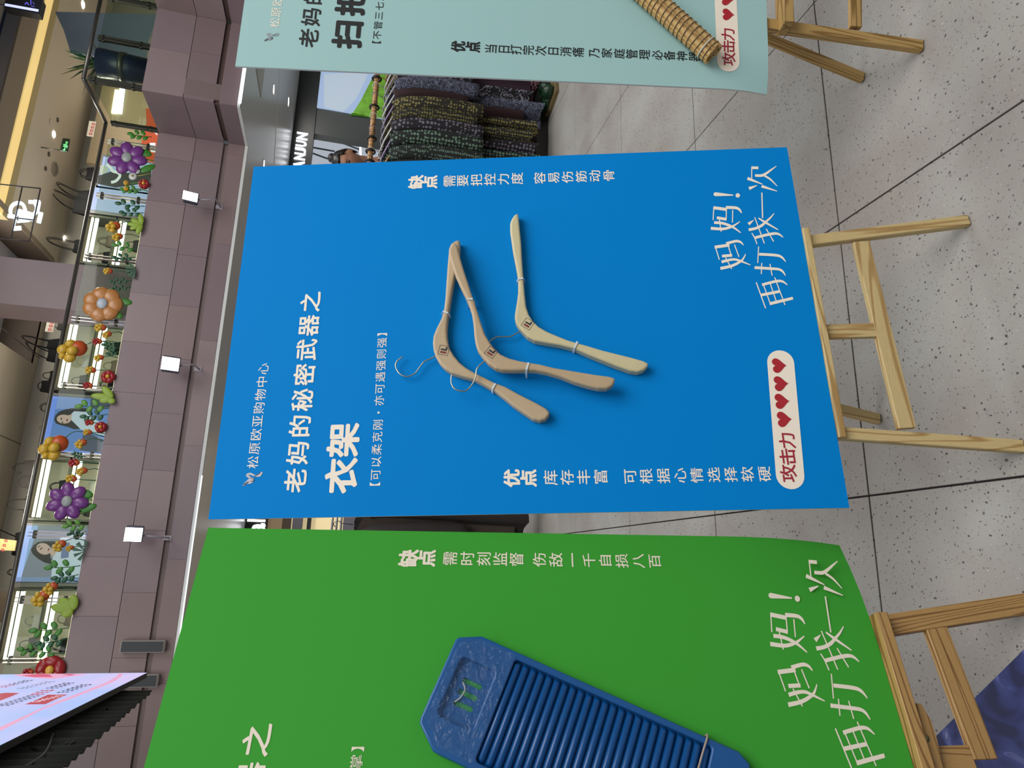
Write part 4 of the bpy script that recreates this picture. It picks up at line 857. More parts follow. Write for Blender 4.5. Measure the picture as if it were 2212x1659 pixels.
def drawC(f, g, P):
    Q = lambda L: [P(*c3(*q)) for q in L]
    flat('dark_picture', f, [Q([(640,1380),(760,1340),(880,1300),(1080,1340),(1430,1300),(1420,1480),(900,1560),(620,1500)])], .008, E_('print_dark', '2f3a38', .4), g)
    R = lambda L, w: [[P(*c3(*q)) for q in p] for p in ribbon(L, [w] * len(L))]
    flat('curved_mark', f, R([(760,1210),(830,1270),(850,1310),(940,1340),(960,1390),(900,1460),(830,1480)], 42), .010, E_('print_white2', 'eef4f4', .9), g)
    flat('curved_mark', f, [Q([(670,1230),(720,1220),(790,1280),(760,1330),(690,1370),(660,1320)])], .010, E_('print_mint', 'd3e2c8', .7), g)
poster(1.70, 2.66, 4.8, 6.14, E_('poster_blue', '6b93df', .8), 'glowing poster of a woman in a white shirt against blue, below the orange tulip', drawA)
poster(-0.40, 0.46, 4.8, 6.14, E_('poster_blue2', '8ea6d8', .7), 'glowing poster of a dark haired woman against grey, farthest toward the big screen', drawB)
poster(6.22, 6.68, 4.8, 6.14, E_('poster_pale', 'b5c9f4', .85), 'narrow plain pale blue glowing poster with tiny lettering', lambda f, g, P: None)
poster(6.72, 7.34, 4.8, 6.10, E_('poster_white', 'b8cdf6', .8), 'glowing poster with a white curl on dark, behind the large purple flower by the corner', drawC)
# orange / beige shops further right
ow = box('shop_wall', (7.5, 13.6, 4.32), (9.6, 13.7, 6.6), mat('beige_lit', 'a08f70', .6, emit=.08)); setp(ow, 'beige lit shop wall at the corner of the upper storey', 'wall')
for (x, y0, y1) in ((250, 195, 245), (262, 178, 245)):
    a, b = PY(x + 4, y0, 13.58), PY(x - 4, y1, 13.58); o = bar('shelf_light', a, b, .09, .04, (0, 0, 1), LC if x > 255 else LW); setp(o, 'long bright light bar in the corner shop, %s of two' % ('upper' if x < 255 else 'lower'), 'light')
OR = mat('orange_panel', 'd4603c', .5, emit=.25)
fo = Frame((0, 12.2, 0), (1, 0, 0), (0, 0, 1))
op = prism('orange_sign', fo, [fo.st(x, y) for x, y in ((316, 236), (330, 240), (350, 300), (352, 355), (322, 350), (306, 332), (308, 300), (318, 268))][::-1], 0, .04, OR); setp(op, 'orange shop sign with white letters behind the green sprig', 'sign')
tube('sign_post', [(7.9, 12.22, 4.32), (7.9, 12.22, 4.9)], .02, FR, op)
flat('white_letters', fo, [[fo.st(*q) for q in L] for L in (((331,279),(341,279),(341,296),(331,286)), ((325,312),(337,312),(338,333),(328,332),(324,322)))], .05, mat('sign_white', 'e6ecf4', .5, emit=.5), op)
BP = mat('grey_blue_glass', '71808c', .25)
gp = prism('escalator_panel', Frame((0, 11.0, 0), (1, 0, 0), (0, 0, 1)), [Frame((0, 11.0, 0), (1, 0, 0), (0, 0, 1)).st(x, y) for x, y in ((121, 30), (345, 36), (322, 92), (316, 140), (215, 126), (155, 118), (140, 70))][::-1], 0, .05, BP); setp(gp, 'grey blue glass side of an escalator behind the railing corner', 'escalator')
# signs, exit sign
fs2 = Frame((0, 12.4, 0), (1, 0, 0), (0, 0, 1)); GB = mat('exit_green_dark', '0c2417', .4); GE = mat('exit_green', '6fe08a', .5, emit=1.2, ecol='62d880')
ex_ = prism('exit_sign', fs2, [fs2.st(x, y) for x, y in ((132, 327), (138, 302), (152, 303), (147, 330))], 0, .05, GB); setp(ex_, 'small green illuminated exit sign hanging under the cream ceiling', 'exit sign')
cE = lambda x, y: fs2.st(120 + x / 6.9125, 180 + y / 6.9125, .05)
flat('exit_figure', fs2, [[cE(*q) for q in L] for L in (((150,870),(185,872),(183,882),(150,880)), ((150,888),(180,890),(178,898),(150,896)), ((115,910),(170,905),(172,915),(116,920)), ((112,935),(180,925),(182,936),(112,946)), ((140,910),(150,910),(142,1000),(132,1000)), ((110,985),(150,975),(130,1010)), ((160,940),(178,938),(176,962),(160,966)))], .051, GE, ex_)
tube('hanger_rod', [fs2.w(*fs2.st(133, 326), .02), V((fs2.w(*fs2.st(133, 326)).x, 12.38, 6.87))], .008, mat('rod_dark', '2b2926', .5), ex_, 6)
WS = mat('sign_board_white', 'c9c4b4', .6); RS = mat('sign_red', 'b84a48', .6)
def small_sign(corners, marks, m, label):
    f = Frame((0, 12.9, 0), (1, 0, 0), (0, 0, 1)); o = prism('wall_sign', f, [f.st(*q) for q in corners][::-1], 0, .03, m); setp(o, label, 'sign', 'small signs with red characters')
    flat('red_characters', f, [[f.st(*q, .03) for q in L] for L in marks], .031, RS, o)
def blocks(x0, y0, x1, y1, n, w_, h_):
    out = []
    for i in range(n):
        x = x0 + (x1 - x0) * i / (n - 1); y = y0 + (y1 - y0) * i / (n - 1)
        out += [[(x - w_, y - h_), (x - w_ * .2, y - h_), (x - w_ * .2, y + h_), (x - w_, y + h_)], [(x, y - h_), (x + w_, y - h_), (x + w_, y - h_ * .2), (x, y - h_ * .2)], [(x, y + h_ * .1), (x + w_, y + h_ * .1), (x + w_, y + h_), (x, y + h_)]]
    return out
small_sign([(194, 263), (209, 265), (203, 296), (188, 294)], blocks(202, 268, 196, 289, 4, 3.6, 2.6), WS, 'small white sign with four red characters beside the green sprig')
small_sign([(106, 682), (122, 684), (115, 718), (98, 717)], blocks(114, 689, 108, 712, 4, 4, 2.8), WS, 'small white sign with red characters left of the stone column')
small_sign([(-4, 1163), (37, 1168), (33, 1190), (-6, 1188)], blocks(13, 1168, 6, 1188, 3, 3.5, 3), mat('sign_cream', 'dcc27e', .6, emit=.15), 'cream yellow sign with faint red characters at the photo edge')
# bags standing on top of the cabinets
tops = [((187, 375), .30, .24, .12, 0, 'squat black handbag with small loop handle, near the big purple flower', 0), ((186, 424), .26, .30, .40, 0, 'black tote leaning against another one above the plain blue poster', .18), ((181, 445), .40, .34, .42, 0, 'wide black tote with tall straps above the plain blue poster', .22),
        ((170, 533), .30, .20, .46, 0, 'black bag with very tall thin straps right of the column', .08), ((118, 702), .20, .20, .05, 1, 'small grey bag beside the white sign left of the column', 0), ((113, 745), .26, .30, .42, 0, 'upright black tote with long pointed straps', .1), ((108, 768), .26, .26, .38, 0, 'black tote with pointed straps leaning beside a similar one', .2), ((103, 812), .22, .16, .10, 0, 'low black pouch left of the two totes', 0), ((99, 835), .24, .26, .05, 0, 'black boxy bag without visible strap', 0),
        ((97, 880), .30, .06, .14, 1, 'bag showing only a round dark handle above the first portrait poster', 0), ((91, 926), .20, .04, .10, 2, 'bag showing a small brown handle above the first portrait poster', 0), ((68, 1012), .30, .28, .16, 1, 'dark grey bag with thick round handle above the white shelf lights', 0), ((62, 1040), .26, .26, .04, 1, 'grey flat bag beside the round handled one', 0), ((52, 1090), .34, .14, .28, 1, 'grey bag with long looped strap above the purple flower', 0), ((38, 1175), .44, .18, .34, 0, 'long black bag with angled straps in front of the cream sign', .2), ((26, 1236), .20, .06, .12, 1, 'bag showing two thin ring handles above the second portrait poster', 0), ((8, 1310), .50, .42, .05, 2, 'large brown bag at the very edge of the photo', 0)]
for (px, py), wd, ht, hh, mi, lb, lean in tops:
    p = PY(px, py, Yc + .2); bag((p.x, Yc + .2, 6.17), wd, ht, hh, BAGM[mi], lb, 'handbags on top of the cabinets', lean)
# ------------------------------------------------------------------ balloon flowers and leaves in front of the glass
Yf = 9.98
MP = 1 / 148.0
PUR, PURC = mat('purple_balloon', '6a3379', .3), mat('grey_centre', '8f9592', .35); ORG_, ORGC = mat('orange_balloon', 'a8713a', .3), mat('pale_centre', 'a0a9b2', .35)
RED_, YEL = mat('red_balloon', '8f181e', .3), mat('yellow_centre', 'd0a03c', .35); GRN = [mat('leaf_mid', '33741f', .4), mat('leaf_dark', '114a2b', .4), mat('leaf_lime', '7f9a28', .45), mat('leaf_light', '4c8226', .4)]
TUL = mat('tulip_yellow', 'b8952a', .35, var=.25, scale=6); TULR = mat('tulip_red', 'b0481c', .35, var=.2, scale=6)
def rotY(a): return Matrix.Rotation(-a, 3, 'Y')
def fpt(x, y, yy=Yf): return PY(x, y, yy)
def flower(px, py, r, n, mp, mc, cr, label, leaves=(), plump=.55, a0=0.0, grp='flower balloons on the railing'):
    c = fpt(px, py); R = r * MP; g = empty('balloon_flower', c, label, 'flower decoration', grp)
    pr = math.sin(math.pi / n) * R * plump * 1.35
    for k in range(n):
        a = a0 + 2 * math.pi * k / n; d = V((math.cos(a), 0, math.sin(a)))
        ball('petal', c + d * R * .60, (R * .43, .045, pr), mp, g, rotY(a), 14, 8)
    ball('flower_centre', c + V((0, -.03, 0)), (R * cr, .03, R * cr * .85), mc, g, None, 16, 8)
    for (lx, ly, la, lb2, ang) in leaves: ball('leaf', fpt(lx, ly, Yf + .02), (la * MP, .015, lb2 * MP), GRN[0], g, rotY(ang), 12, 8)
    e = fpt(px, py); base = V((c.x + .03, Yf + .02, 4.325)); tube('stem', smoothpts([base, (base + c) / 2 + V((.02, 0, 0)), c + V((0, .03, 0))]), .008, GRN[0], g, 6)
flower(275, 342, 39, 7, PUR, PURC, .31, 'large purple balloon flower with grey centre nearest the railing corner', [(311, 330, 16, 9, 1.4), (318, 364, 18, 8, 2.2)], .56, .2)
flower(146, 1083, 36, 7, PUR, PURC, .30, 'large purple balloon flower with grey centre above the green board', [(184, 1068, 14, 9, 1.4), (190, 1098, 16, 7, 2.0)], .54, .15)
flower(222, 657, 37, 7, ORG_, ORGC, .32, 'large orange balloon flower in front of the stone column', [(270, 652, 14, 7, 1.5), (254, 680, 11, 7, 1.0)], .80, .3)
flower(109, 1447, 24, 5, RED_, YEL, .34, 'big red five petal balloon flower beside the lit screen', [], .80, 1.2)
flower(311, 398, 11, 5, RED_, YEL, .36, 'small red flower below the dark poster with the white curl', [], .80, 1.2)
flower(234, 814, 13, 5, RED_, YEL, .34, 'small red flower beside the first portrait poster cabinet', [], .80, 1.2)
flower(218, 923, 11, 5, RED_, YEL, .36, 'small red flower in front of the woman in the white shirt', [], .80, 1.2)
flower(273, 396, 5, 5, YEL, YEL, .5, 'tiny yellow flower, upper of two beside the dark sign picture', [], .80, 1.2)
flower(273, 409, 5, 5, YEL, YEL, .5, 'tiny yellow flower, lower of two beside the dark sign picture', [], .80, 1.2)
for (x, y, r, lb) in ((287, 381, 9, 'white ring flower, larger of two under the purple flower'), (296, 369, 7, 'white ring flower, smaller of two under the purple flower')):
    c = fpt(x, y); g = empty('ring_flower', c, lb, 'flower decoration', 'flower balloons on the railing')
    ball('disc', c, (r * MP, .02, r * MP * .9), mat('ring_white', 'b9beb8', .4), g, None, 14, 8); ball('flower_centre', c + V((0, -.02, 0)), (r * MP * .3, .01, r * MP * .3), mat('ring_dot', '8a7c46', .5), g, None, 10, 6)
    tube('stem', [c + V((0, .02, 0)), V((c.x + .1, Yf + .02, 4.325))], .006, mat('stem_yellow', 'a8a03c', .5), g, 5)
def tulip(px, py, r, ang, label, red=False):
    c = fpt(px, py); R = r * MP; g = empty('balloon_tulip', c, label, 'flower decoration', 'tulip balloons on the railing'); u = V((math.cos(ang), 0, math.sin(ang))); v = V((-math.sin(ang), 0, math.cos(ang)))
    ball('cup', c - u * R * .3, (R * .62, R * .45, R * .60), TULR, g, rotY(ang), 14, 8)
    for k, (a, b, s) in enumerate(((.45, .45, .42), (.55, -.35, .42), (.05, .15, .40), (-.05, -.5, .36), (.8, .1, .28))):
        ball('petal', c + u * R * a + v * R * b + V((0, -R * (.45 if k == 2 else .2), 0)), (R * s, R * .3, R * s * .85), RED_ if red else TUL, g, rotY(ang), 12, 8)
    tube('stem', smoothpts([c - u * R * .8, c - u * R * 1.5 + V((0, 0, -.05)), V((c.x - u.x * R * 1.2, Yf + .03, 4.325))]), .006, GRN[1], g, 5)
for i, (x, y, r, a, lb, rd) in enumerate((
    (246, 490, 15, 2.3, 'yellow orange tulip balloon, upper of the pair right of the column', 0), (255, 512, 11, 2.2, 'yellow orange tulip balloon, lower of the pair right of the column', 0), (160, 757, 27, 2.2, 'big yellow and red tulip balloon reaching the handrail left of the column', 0),
    (218, 708, 11, 1.7, 'orange tulip bud beside the column under the orange flower', 0), (232, 723, 9, 2.2, 'small orange tulip right behind the orange bud', 0), (211, 738, 9, 1.8, 'small red claw shaped bud beside the big tulip', 1), (215, 773, 9, 2.0, 'little peach tulip below the big tulip', 0), (197, 800, 10, 1.7, 'orange bud in front of the bright shelf light', 0), (191, 833, 9, 1.6, 'red claw shaped bud beside the first portrait poster', 1),
    (120, 965, 27, 2.5, 'big orange tulip balloon overlapping the first portrait poster', 0), (190, 934, 8, 1.6, 'small orange bud near the white shirt', 0), (176, 958, 11, 2.3, 'small orange tulip near the poster corner', 0), (161, 1000, 10, 1.7, 'dark red claw shaped bud below the big orange tulip', 1), (178, 1018, 10, 2.0, 'orange tulip between purple flower and poster', 0), (155, 1034, 10, 1.5, 'orange bud touching the purple flower', 0), (194, 913, 8, 1.6, 'red claw shaped bud beside the small red flower', 1),
    (130, 1178, 12, 2.4, 'orange tulip in front of the second woman', 0), (152, 1184, 7, 2.0, 'tiny orange tulip next to the fan leaf', 0), (111, 1270, 13, 2.4, 'orange tulip below the second portrait poster', 0), (90, 1291, 16, 2.5, 'orange tulip cluster in front of the last cabinet', 0), (234, 586, 9, 1.8, 'dim orange tulip behind the fan leaf near the column', 0), (62, 1452, 9, 1.6, 'dark red claw shaped bud at the edge of the lit screen', 1))):
    tulip(x, y, r, a, lb, bool(rd))
def sprig(bx, by, tx, ty, r, n, mi, label):
    a = fpt(bx, by); a.z = max(a.z, 4.322); b = fpt(tx, ty); g = empty('leaf_sprig', a, label, 'leaf decoration', 'leafy sprigs on the railing'); d = (b - a); u = d.normalized(); v = V((-u.z, 0, u.x)); R = r * MP
    tube('stem', smoothpts([a, a + d * .5 + v * .01, b]), .006, GRN[1], g, 5)
    for k in range(n):
        t = .28 + .72 * k / max(1, n - 1); s = (-1) ** k if k < n - 1 else 0; an = math.atan2(u.z, u.x) + s * .9
        ball('leaf', a + d * t + v * s * R * 1.0 + V((0, -.01, 0)), (R * 1.15, .012, R * .75), GRN[mi], g, rotY(an), 12, 7)
for i, (bx, by, tx, ty, r, n, mi, lb) in enumerate((
    (315, 446, 256, 440, 6, 5, 1, 'dark leafy sprig over the plain blue poster'), (312, 460, 263, 459, 5, 6, 1, 'dark sprig at the lower border of the plain blue poster'), (297, 538, 248, 530, 5.5, 5, 0, 'green sprig right of the column'), (296, 556, 246, 556, 4.5, 6, 1, 'dark sprig right of the column beside the fan leaf'), (286, 606, 240, 608, 3.5, 6, 1, 'dim dark sprig in front of the column, upper'), (283, 620, 243, 624, 3.5, 5, 1, 'dim dark sprig in front of the column, lower'),
    (262, 752, 224, 745, 4, 7, 1, 'dark sprig left of the small peach tulip'), (262, 760, 232, 764, 3.5, 6, 1, 'short dark sprig beside the last one near the red bud'), (236, 876, 171, 878, 6.5, 5, 3, 'light green sprig over the first woman'), (234, 895, 180, 900, 5.5, 6, 1, 'dark sprig over the shirt of the first woman'), (190, 1133, 142, 1137, 5.5, 5, 3, 'light sprig above the second portrait poster'), (188, 1149, 150, 1154, 4, 5, 1, 'small dark sprig at the top of the second portrait poster'),
    (175, 1222, 105, 1226, 6.5, 5, 0, 'green sprig over the second woman'), (172, 1241, 118, 1249, 5.5, 6, 1, 'dark sprig at the lower side of the second portrait poster'), (152, 1356, 72, 1362, 6.5, 6, 0, 'green sprig over the last cabinet, upper of two'), (150, 1379, 82, 1390, 6, 6, 1, 'dark sprig over the last cabinet, lower of two'), (140, 1412, 45, 1402, 5.5, 8, 0, 'long climbing sprig beside the red flower at the lit screen'), (185, 986, 158, 981, 3, 7, 1, 'small leafy tuft below the big orange tulip'), (328, 296, 282, 290, 6, 6, 0, 'leafy sprig in front of the orange sign'), (305, 411, 264, 409, 5, 6, 0, 'green sprig below the tiny yellow flowers'))):
    sprig(bx, by, tx, ty, r, n, mi, lb)
def lobed(bx, by, tips, wd, mi, label):
    b = fpt(bx, by, Yf - .04); g = empty('lobed_leaf', b, label, 'leaf decoration', 'large cut out leaves on the railing')
    for tx, ty in tips:
        t = fpt(tx, ty, Yf - .04); d = t - b; ball('lobe', (b + t) / 2, (d.length / 2 * 1.05, .014, wd * MP), GRN[mi], g, rotY(math.atan2(d.z, d.x)), 14, 8)
lobed(306, 484, ((283, 473), (275, 484), (281, 495), (296, 505), (303, 462)), 5.5, 2, 'lime green lobed leaf right of the column')
lobed(243, 860, ((222, 835), (197, 854), (215, 866), (238, 872)), 7, 2, 'lime green lobed leaf on the edge of the first portrait poster')
lobed(158, 1318, ((158, 1285), (129, 1293), (111, 1310), (133, 1328)), 8.5, 2, 'biggest lime green lobed leaf over the last cabinet')
def fan(bx, by, tips, label):
    b = fpt(bx, by, Yf - .03); g = empty('fan_leaf', b, label, 'leaf decoration', 'fan shaped leaves on the railing')
    for tx, ty in tips:
        t = fpt(tx, ty, Yf - .03); d = t - b; n = V((-d.z, 0, d.x)).normalized() * d.length * .17
        obj('blade', [b + V((0, .0, 0)), t + n, t - n, b + V((0, .012, 0)), t + n + V((0, .012, 0)), t - n + V((0, .012, 0))], [(0, 2, 1), (3, 4, 5), (0, 1, 4, 3), (1, 2, 5, 4), (2, 0, 3, 5)], GRN[1], g)
fan(293, 582, ((280, 569), (272, 577), (272, 587), (278, 596), (287, 600)), 'dark green fan leaf between cabinet and column')
fan(183, 1191, ((186, 1168), (167, 1173), (158, 1186), (160, 1200), (170, 1210)), 'dark green fan leaf over the second portrait poster')
# ------------------------------------------------------------------ potted plant at the railing corner
Yp = 9.4
pc = PY(222, 138, Yp); g = empty('potted_plant', (pc.x, Yp, 4.32), 'spiky potted plant in a navy planter at the railing corner', 'plant')
ptop = PY(212, 150, Yp).z
tube('planter', [(pc.x, Yp, 4.32), (pc.x, Yp, ptop)], .17, mat('navy_planter', '16233f', .35), g, 20, r1=.21)
tube('planter_band', [(pc.x, Yp, ptop - .35), (pc.x, Yp, ptop - .28)], .205, mat('band_grey', '55534f', .3, metal=.5), g, 20)
for i in range(46):
    a = random.uniform(0, 2 * math.pi); el_ = random.uniform(.15, 1.45); L = random.uniform(.28, .62); d = V((math.cos(a) * math.cos(el_), math.sin(a) * math.cos(el_) * .7, math.sin(el_))); s = d.cross(V((0, 0, 1))).normalized() * .016
    b = V((pc.x, Yp, ptop - .02)); m1 = b + d * L * .55; t = b + d * L + V((0, 0, -.10 * math.cos(el_)))
    obj('leaf', [b - s * .4, b + s * .4, m1 + s, m1 - s, t], [(0, 1, 2, 3), (3, 2, 4)], GRN[1] if i % 3 else mat('leaf_olive', '6a7440', .6), g)
# ------------------------------------------------------------------ hanging lit emblem in its frame
fe = Frame((0, 9.9, 0), (1, 0, 0), (0, 0, 1)); ce_ = lambda x, y: fe.st(x / 8.295, 380 + y / 8.295)
GLO = mat('emblem_glow', 'e8f6ff', .5, emit=1.6, ecol='cfe9ff'); FRD = mat('frame_dark', '3a3432', .5)
eg = empty('hanging_sign', fe.w(*ce_(540, 1190)), 'glowing blue white emblem hung in a dark rod frame near the ceiling', 'sign')
def ep(L, w_): return [[ce_(*q) for q in p] for p in ribbon(L, [w_] * len(L))]
k = 0
for L, w_ in (([(250, 725), (195, 690), (182, 600), (225, 515), (320, 478), (400, 500), (440, 580), (460, 660), (540, 700), (625, 660), (650, 560), (600, 470), (510, 460)], 56), ([(320, 640), (600, 720)], 110), ([(330, 740), (610, 770)], 70), ([(135, 712), (260, 728)], 62), ([(308, 600), (270, 780), (230, 965)], 28), ([(230, 940), (375, 930)], 70), ([(600, 450), (715, 460)], 50), ([(712, 460), (672, 665)], 34), ([(735, 650), (690, 840)], 72), ([(300, 820), (520, 800)], 34)):
    o = flat('glowing_stroke', fe, ep(L, w_), 0.0006 * k, GLO, eg); md = o.modifiers.new('s', 'SOLIDIFY'); md.thickness = .02; k += 1
for (p, q) in (((20, 170), (740, 245)), ((740, 245), (545, 1190)), ((415, 215), (208, 1160)), ((0, 1135), (545, 1190)), ((300, 770), (612, 808))):
    tube('frame_rod', [fe.w(*ce_(*p), .03), fe.w(*ce_(*q), .03)], .009, FRD, eg, 6)
# black hanging sign box at the photo corner
fb = Frame((0, 9.6, 0), (1, 0, 0), (0, 0, 1)); cb = lambda x, y: fb.st(x / 11.85, y / 11.85)
hb = prism('hanging_sign', fb, [cb(300, -60), cb(1180, 150), cb(1095, 520), cb(190, 345)][::-1], 0, .12, mat('sign_black', '0b0b10', .3)); setp(hb, 'black box sign with a blue white light bar at the photo corner', 'sign')
flat('light_bar', fb, [[cb(*q) for q in p] for p in ribbon([(225, 288), (1075, 440)], [62, 62])], .125, mat('bar_glow', 'c8d0ff', .5, emit=1.0, ecol='b4bcff'), hb)
flat('blue_figure', fb, [[cb(*q) for q in p] for p in ribbon([(730, 290), (780, 240), (830, 300)], [22, 30, 22]) + ribbon([(880, 140), (885, 300)], [26, 22]) + ribbon([(930, 220), (970, 290)], [14, 14]) + ribbon([(890, 325), (975, 340)], [20, 16])], .126, mat('figure_blue', '5a5ad0', .5, emit=.7), hb)
for yy in (40, 215): tube('sign_rod', [fb.w(*cb(215, yy), .06), fb.w(*cb(-300, yy - 60), .06)], .008, FRD, hb, 6)
# ------------------------------------------------------------------ big lit screen on the left with dark curtain below
XS = -1.1
fl_ = Frame((XS, 0, 0), (0, 1, 0), (0, 0, 1)); ls = lambda x, y: fl_.st(x, y, .004)
y_far = PX(318, 1453, XS).y; zb0 = PX(318, 1453, XS).z; pb_ = PX(0, 1610, XS); slope = (pb_.z - zb0) / (pb_.y - y_far)
led = empty('lit_screen', (XS, 5, zb0), 'huge slanting lit screen with pale blue page, red labels and dark lettering', 'screen')
yn = 3.6; zn = zb0 + slope * (yn - y_far)
prism('screen_case', fl_, [(y_far, zb0), (y_far, 6.4), (yn, 6.4), (yn, zn)], -.05, -.002, mat('screen_black', '1b1b1d', .5), led)
def led_mat():
    m = bpy.data.materials.new('screen_page'); m.use_nodes = True; nt = m.node_tree; b = nt.nodes['Principled BSDF']; L = nt.links.new
    tc = nt.nodes.new('ShaderNodeTexCoord'); n = nt.nodes.new('ShaderNodeTexNoise'); n.inputs['Scale'].default_value = 1.1; n.inputs['Detail'].default_value = 5; L(tc.outputs['Object'], n.inputs['Vector'])
    r = nt.nodes.new('ShaderNodeValToRGB'); e = r.color_ramp.elements; e[0].position = .35; e[0].color = lin('a9c0f4'); e[1].position = .68; e[1].color = lin('d2c6f2'); L(n.outputs['Fac'], r.inputs[0])
    L(r.outputs[0], b.inputs['Emission Color']); b.inputs['Emission Strength'].default_value = 1.0; b.inputs['Base Color'].default_value = lin('222228'); return m
flat('screen_page', fl_, [[(y_far, zb0), (y_far, 6.4), (yn, 6.4), (yn, zn)]], 0.0, led_mat(), led)
PK, RDS, INKS, GRS = E_('page_pink', 'e8a6c8', .9), E_('page_red', 'c23a4c', .8), E_('page_ink', '40404e', .5), E_('page_grey', '7f8cac', .8)
q5 = lambda x, y: ls(x / 5.267, 1350 + y / 5.267)
for L in (((282, 902), (380, 865), (545, 792), (768, 790), (640, 842), (515, 900)), ((0, 778), (70, 770), (222, 772), (120, 815), (0, 860))): flat('red_label', fl_, [[q5(*p) for p in L]], .003, RDS, led)
flat('pink_flourish', fl_, [[q5(*p) for p in L] for L in (((140, 572), (250, 553), (780, 552), (1000, 560), (760, 590), (600, 612), (400, 598)), ((1360, 548), (1392, 552), (1385, 580), (1300, 640), (1180, 690), (900, 800), (500, 950), (0, 1205), (0, 1160), (500, 930), (880, 780), (1200, 655), (1320, 590)))], .002, PK, led)
flat('red_flourish', fl_, [[q5(*p) for p in L] for L in (((240, 575), (420, 556), (560, 560), (600, 590), (380, 592)), ((700, 560), (860, 556), (800, 575)))], .003, E_('page_red2', 'e0507a', .8), led)
def dashes(p0, p1, n, w_, m, name='lettering'):
    a, b = V(q5(*p0)), V(q5(*p1)); out = []
    for i in range(n):
        c = a.lerp(b, (i + .5) / n); dx = abs(b.x - a.x) / n * .40
        for k in range(3):
            z = c.y + (k - 1) * w_ * .62; j = random.uniform(.5, 1); out.append([(c.x - dx * j, z - w_ * .16), (c.x + dx * j, z - w_ * .16), (c.x + dx * j, z + w_ * .16), (c.x - dx * j, z + w_ * .16)])
        out.append([(c.x - dx * .2, c.y - w_ * .8), (c.x + dx * .2, c.y - w_ * .8), (c.x + dx * .2, c.y + w_ * .8), (c.x - dx * .2, c.y + w_ * .8)])
    o = flat(name, fl_, out, .004, m, led); o['kind'] = 'stuff'
dashes((0, 925), (400, 800), 8, .06, INKS); dashes((400, 800), (560, 735), 3, .06, RDS); dashes((570, 725), (800, 655), 5, .06, INKS); dashes((690, 775), (1000, 672), 6, .055, INKS)
dashes((230, 728), (590, 640), 7, .05, GRS); dashes((0, 712), (130, 680), 3, .05, RDS); dashes((130, 680), (340, 625), 4, .05, INKS); dashes((385, 880), (700, 800), 6, .035, E_('page_white', 'f0e4f0', .9))
def curtain():
    x = -1.24; ya, yb = 7.78, 3.3; za, zb = PX(309, 1508, x).z, PX(140, 1655, x).z; n = 220; vs = []; fs = []
    for i in range(n + 1):
        t = i / n; y = ya + (yb - ya) * t; w1 = math.sin(t * 150 + math.sin(t * 23) * 1.5); zb_ = za + (zb - za) * (ya - y) / (ya - 5.43) 
        for z, a in ((3.75, .3), (3.3, .8), (zb_, 1.0)): vs.append((x + w1 * .016 * a, y, z))
    for i in range(n):
        for k in range(2): a = i * 3 + k; fs.append((a, a + 1, a + 4, a + 3))
    o = obj('stage_curtain', vs, fs, mat('curtain_black', '2b312e', .75), None, True); md = o.modifiers.new('s', 'SOLIDIFY'); md.thickness = .006
    setp(o, 'dark pleated cloth hanging beneath the big lit screen', 'curtain')
curtain()
g = empty('cable_bundle', (-1.22, 6, 3.1), 'loops of black cable hanging below the lit screen edge', 'cable')
for k, (y, z, r) in enumerate(((5.75, 3.02, .13), (5.72, 3.03, .11), (6.4, 3.02, .05), (6.95, 2.98, .04), (5.2, 3.05, .10), (5.0, 3.06, .12))):
    tube('cable', [(-1.24 + .012 * math.sin(t * 3), y + math.cos(t) * r * 1.3, z - .02 + math.sin(t) * r) for t in [2 * math.pi * q / 18 for q in range(18)]], .009, mat('cable_black', '151515', .5), g, 5, True)
tube('grey_cable', smoothpts([(-1.2, 5.9, 3.05), (-1.22, 5.4, 2.93), (-1.24, 5.0, 2.96), (-1.24, 4.6, 2.80), (-1.24, 4.3, 2.5)]), .006, mat('cable_grey', '55585a', .5), g, 5)
for y in (7.3, 6.7, 6.1, 5.5, 4.9, 4.3): bar('steel_bracket', (-1.26, y, 3.15), (-1.3, y, 3.9), .05, .05, (1, 0, 0), mat('bracket_dark', '2a2a26', .6), g)
bar('support_truss', (-1.27, 7.95, 3.12), (-1.27, 3.6, 3.16), .05, .05, (1, 0, 0), MATS['bracket_dark'], g)

# ------------------------------------------------------------------ clothes rack with printed clothes
YR = 4.2; ra, rb_ = PY(812, 155, YR), PY(806, 350, YR); ZR = 1.235
BAM = wood('bamboo_rod', 'c79a64', '8e6436', 1.4)
rk = empty('clothes_rack', (2.6, YR, 0), 'clothes rack with a string wrapped bamboo rod', 'clothes rack')
bar('bamboo_rod', (1.95, YR, ZR), (3.75, YR, ZR), .036, .036, (0, 1, 0), BAM, rk, .012)
WR = mat('rod_string', '6c5a5a', .9)
for k in range(60):
    x = 2.2 + k * .024 + random.uniform(-.006, .006)
    if k % 9 in (2, 3): continue
    tube('string_wrap', [(x + .004 * math.cos(a), YR + math.cos(a) * .0195, ZR + math.sin(a) * .0195) for a in [math.pi * q / 4 for q in range(8)]], .0018, WR, rk, 4, True)
DKM = mat('rack_black', '151515', .5)
for x in (1.97, 3.72):
    bar('rack_post', (x, YR, 0.02), (x, YR, ZR), .03, .03, (1, 0, 0), DKM, rk); bar('rack_foot', (x, YR - .28, .02), (x, YR + .28, .02), .04, .04, (1, 0, 0), DKM, rk)
for k, x in enumerate((3.28, 3.05, 2.80, 2.70, 2.62)):
    tube('loop_tie', [(x, YR + math.cos(a) * .030, ZR + math.sin(a) * .030) for a in [math.pi * q / 6 for q in range(12)]], .007, DKM, rk, 6, True)
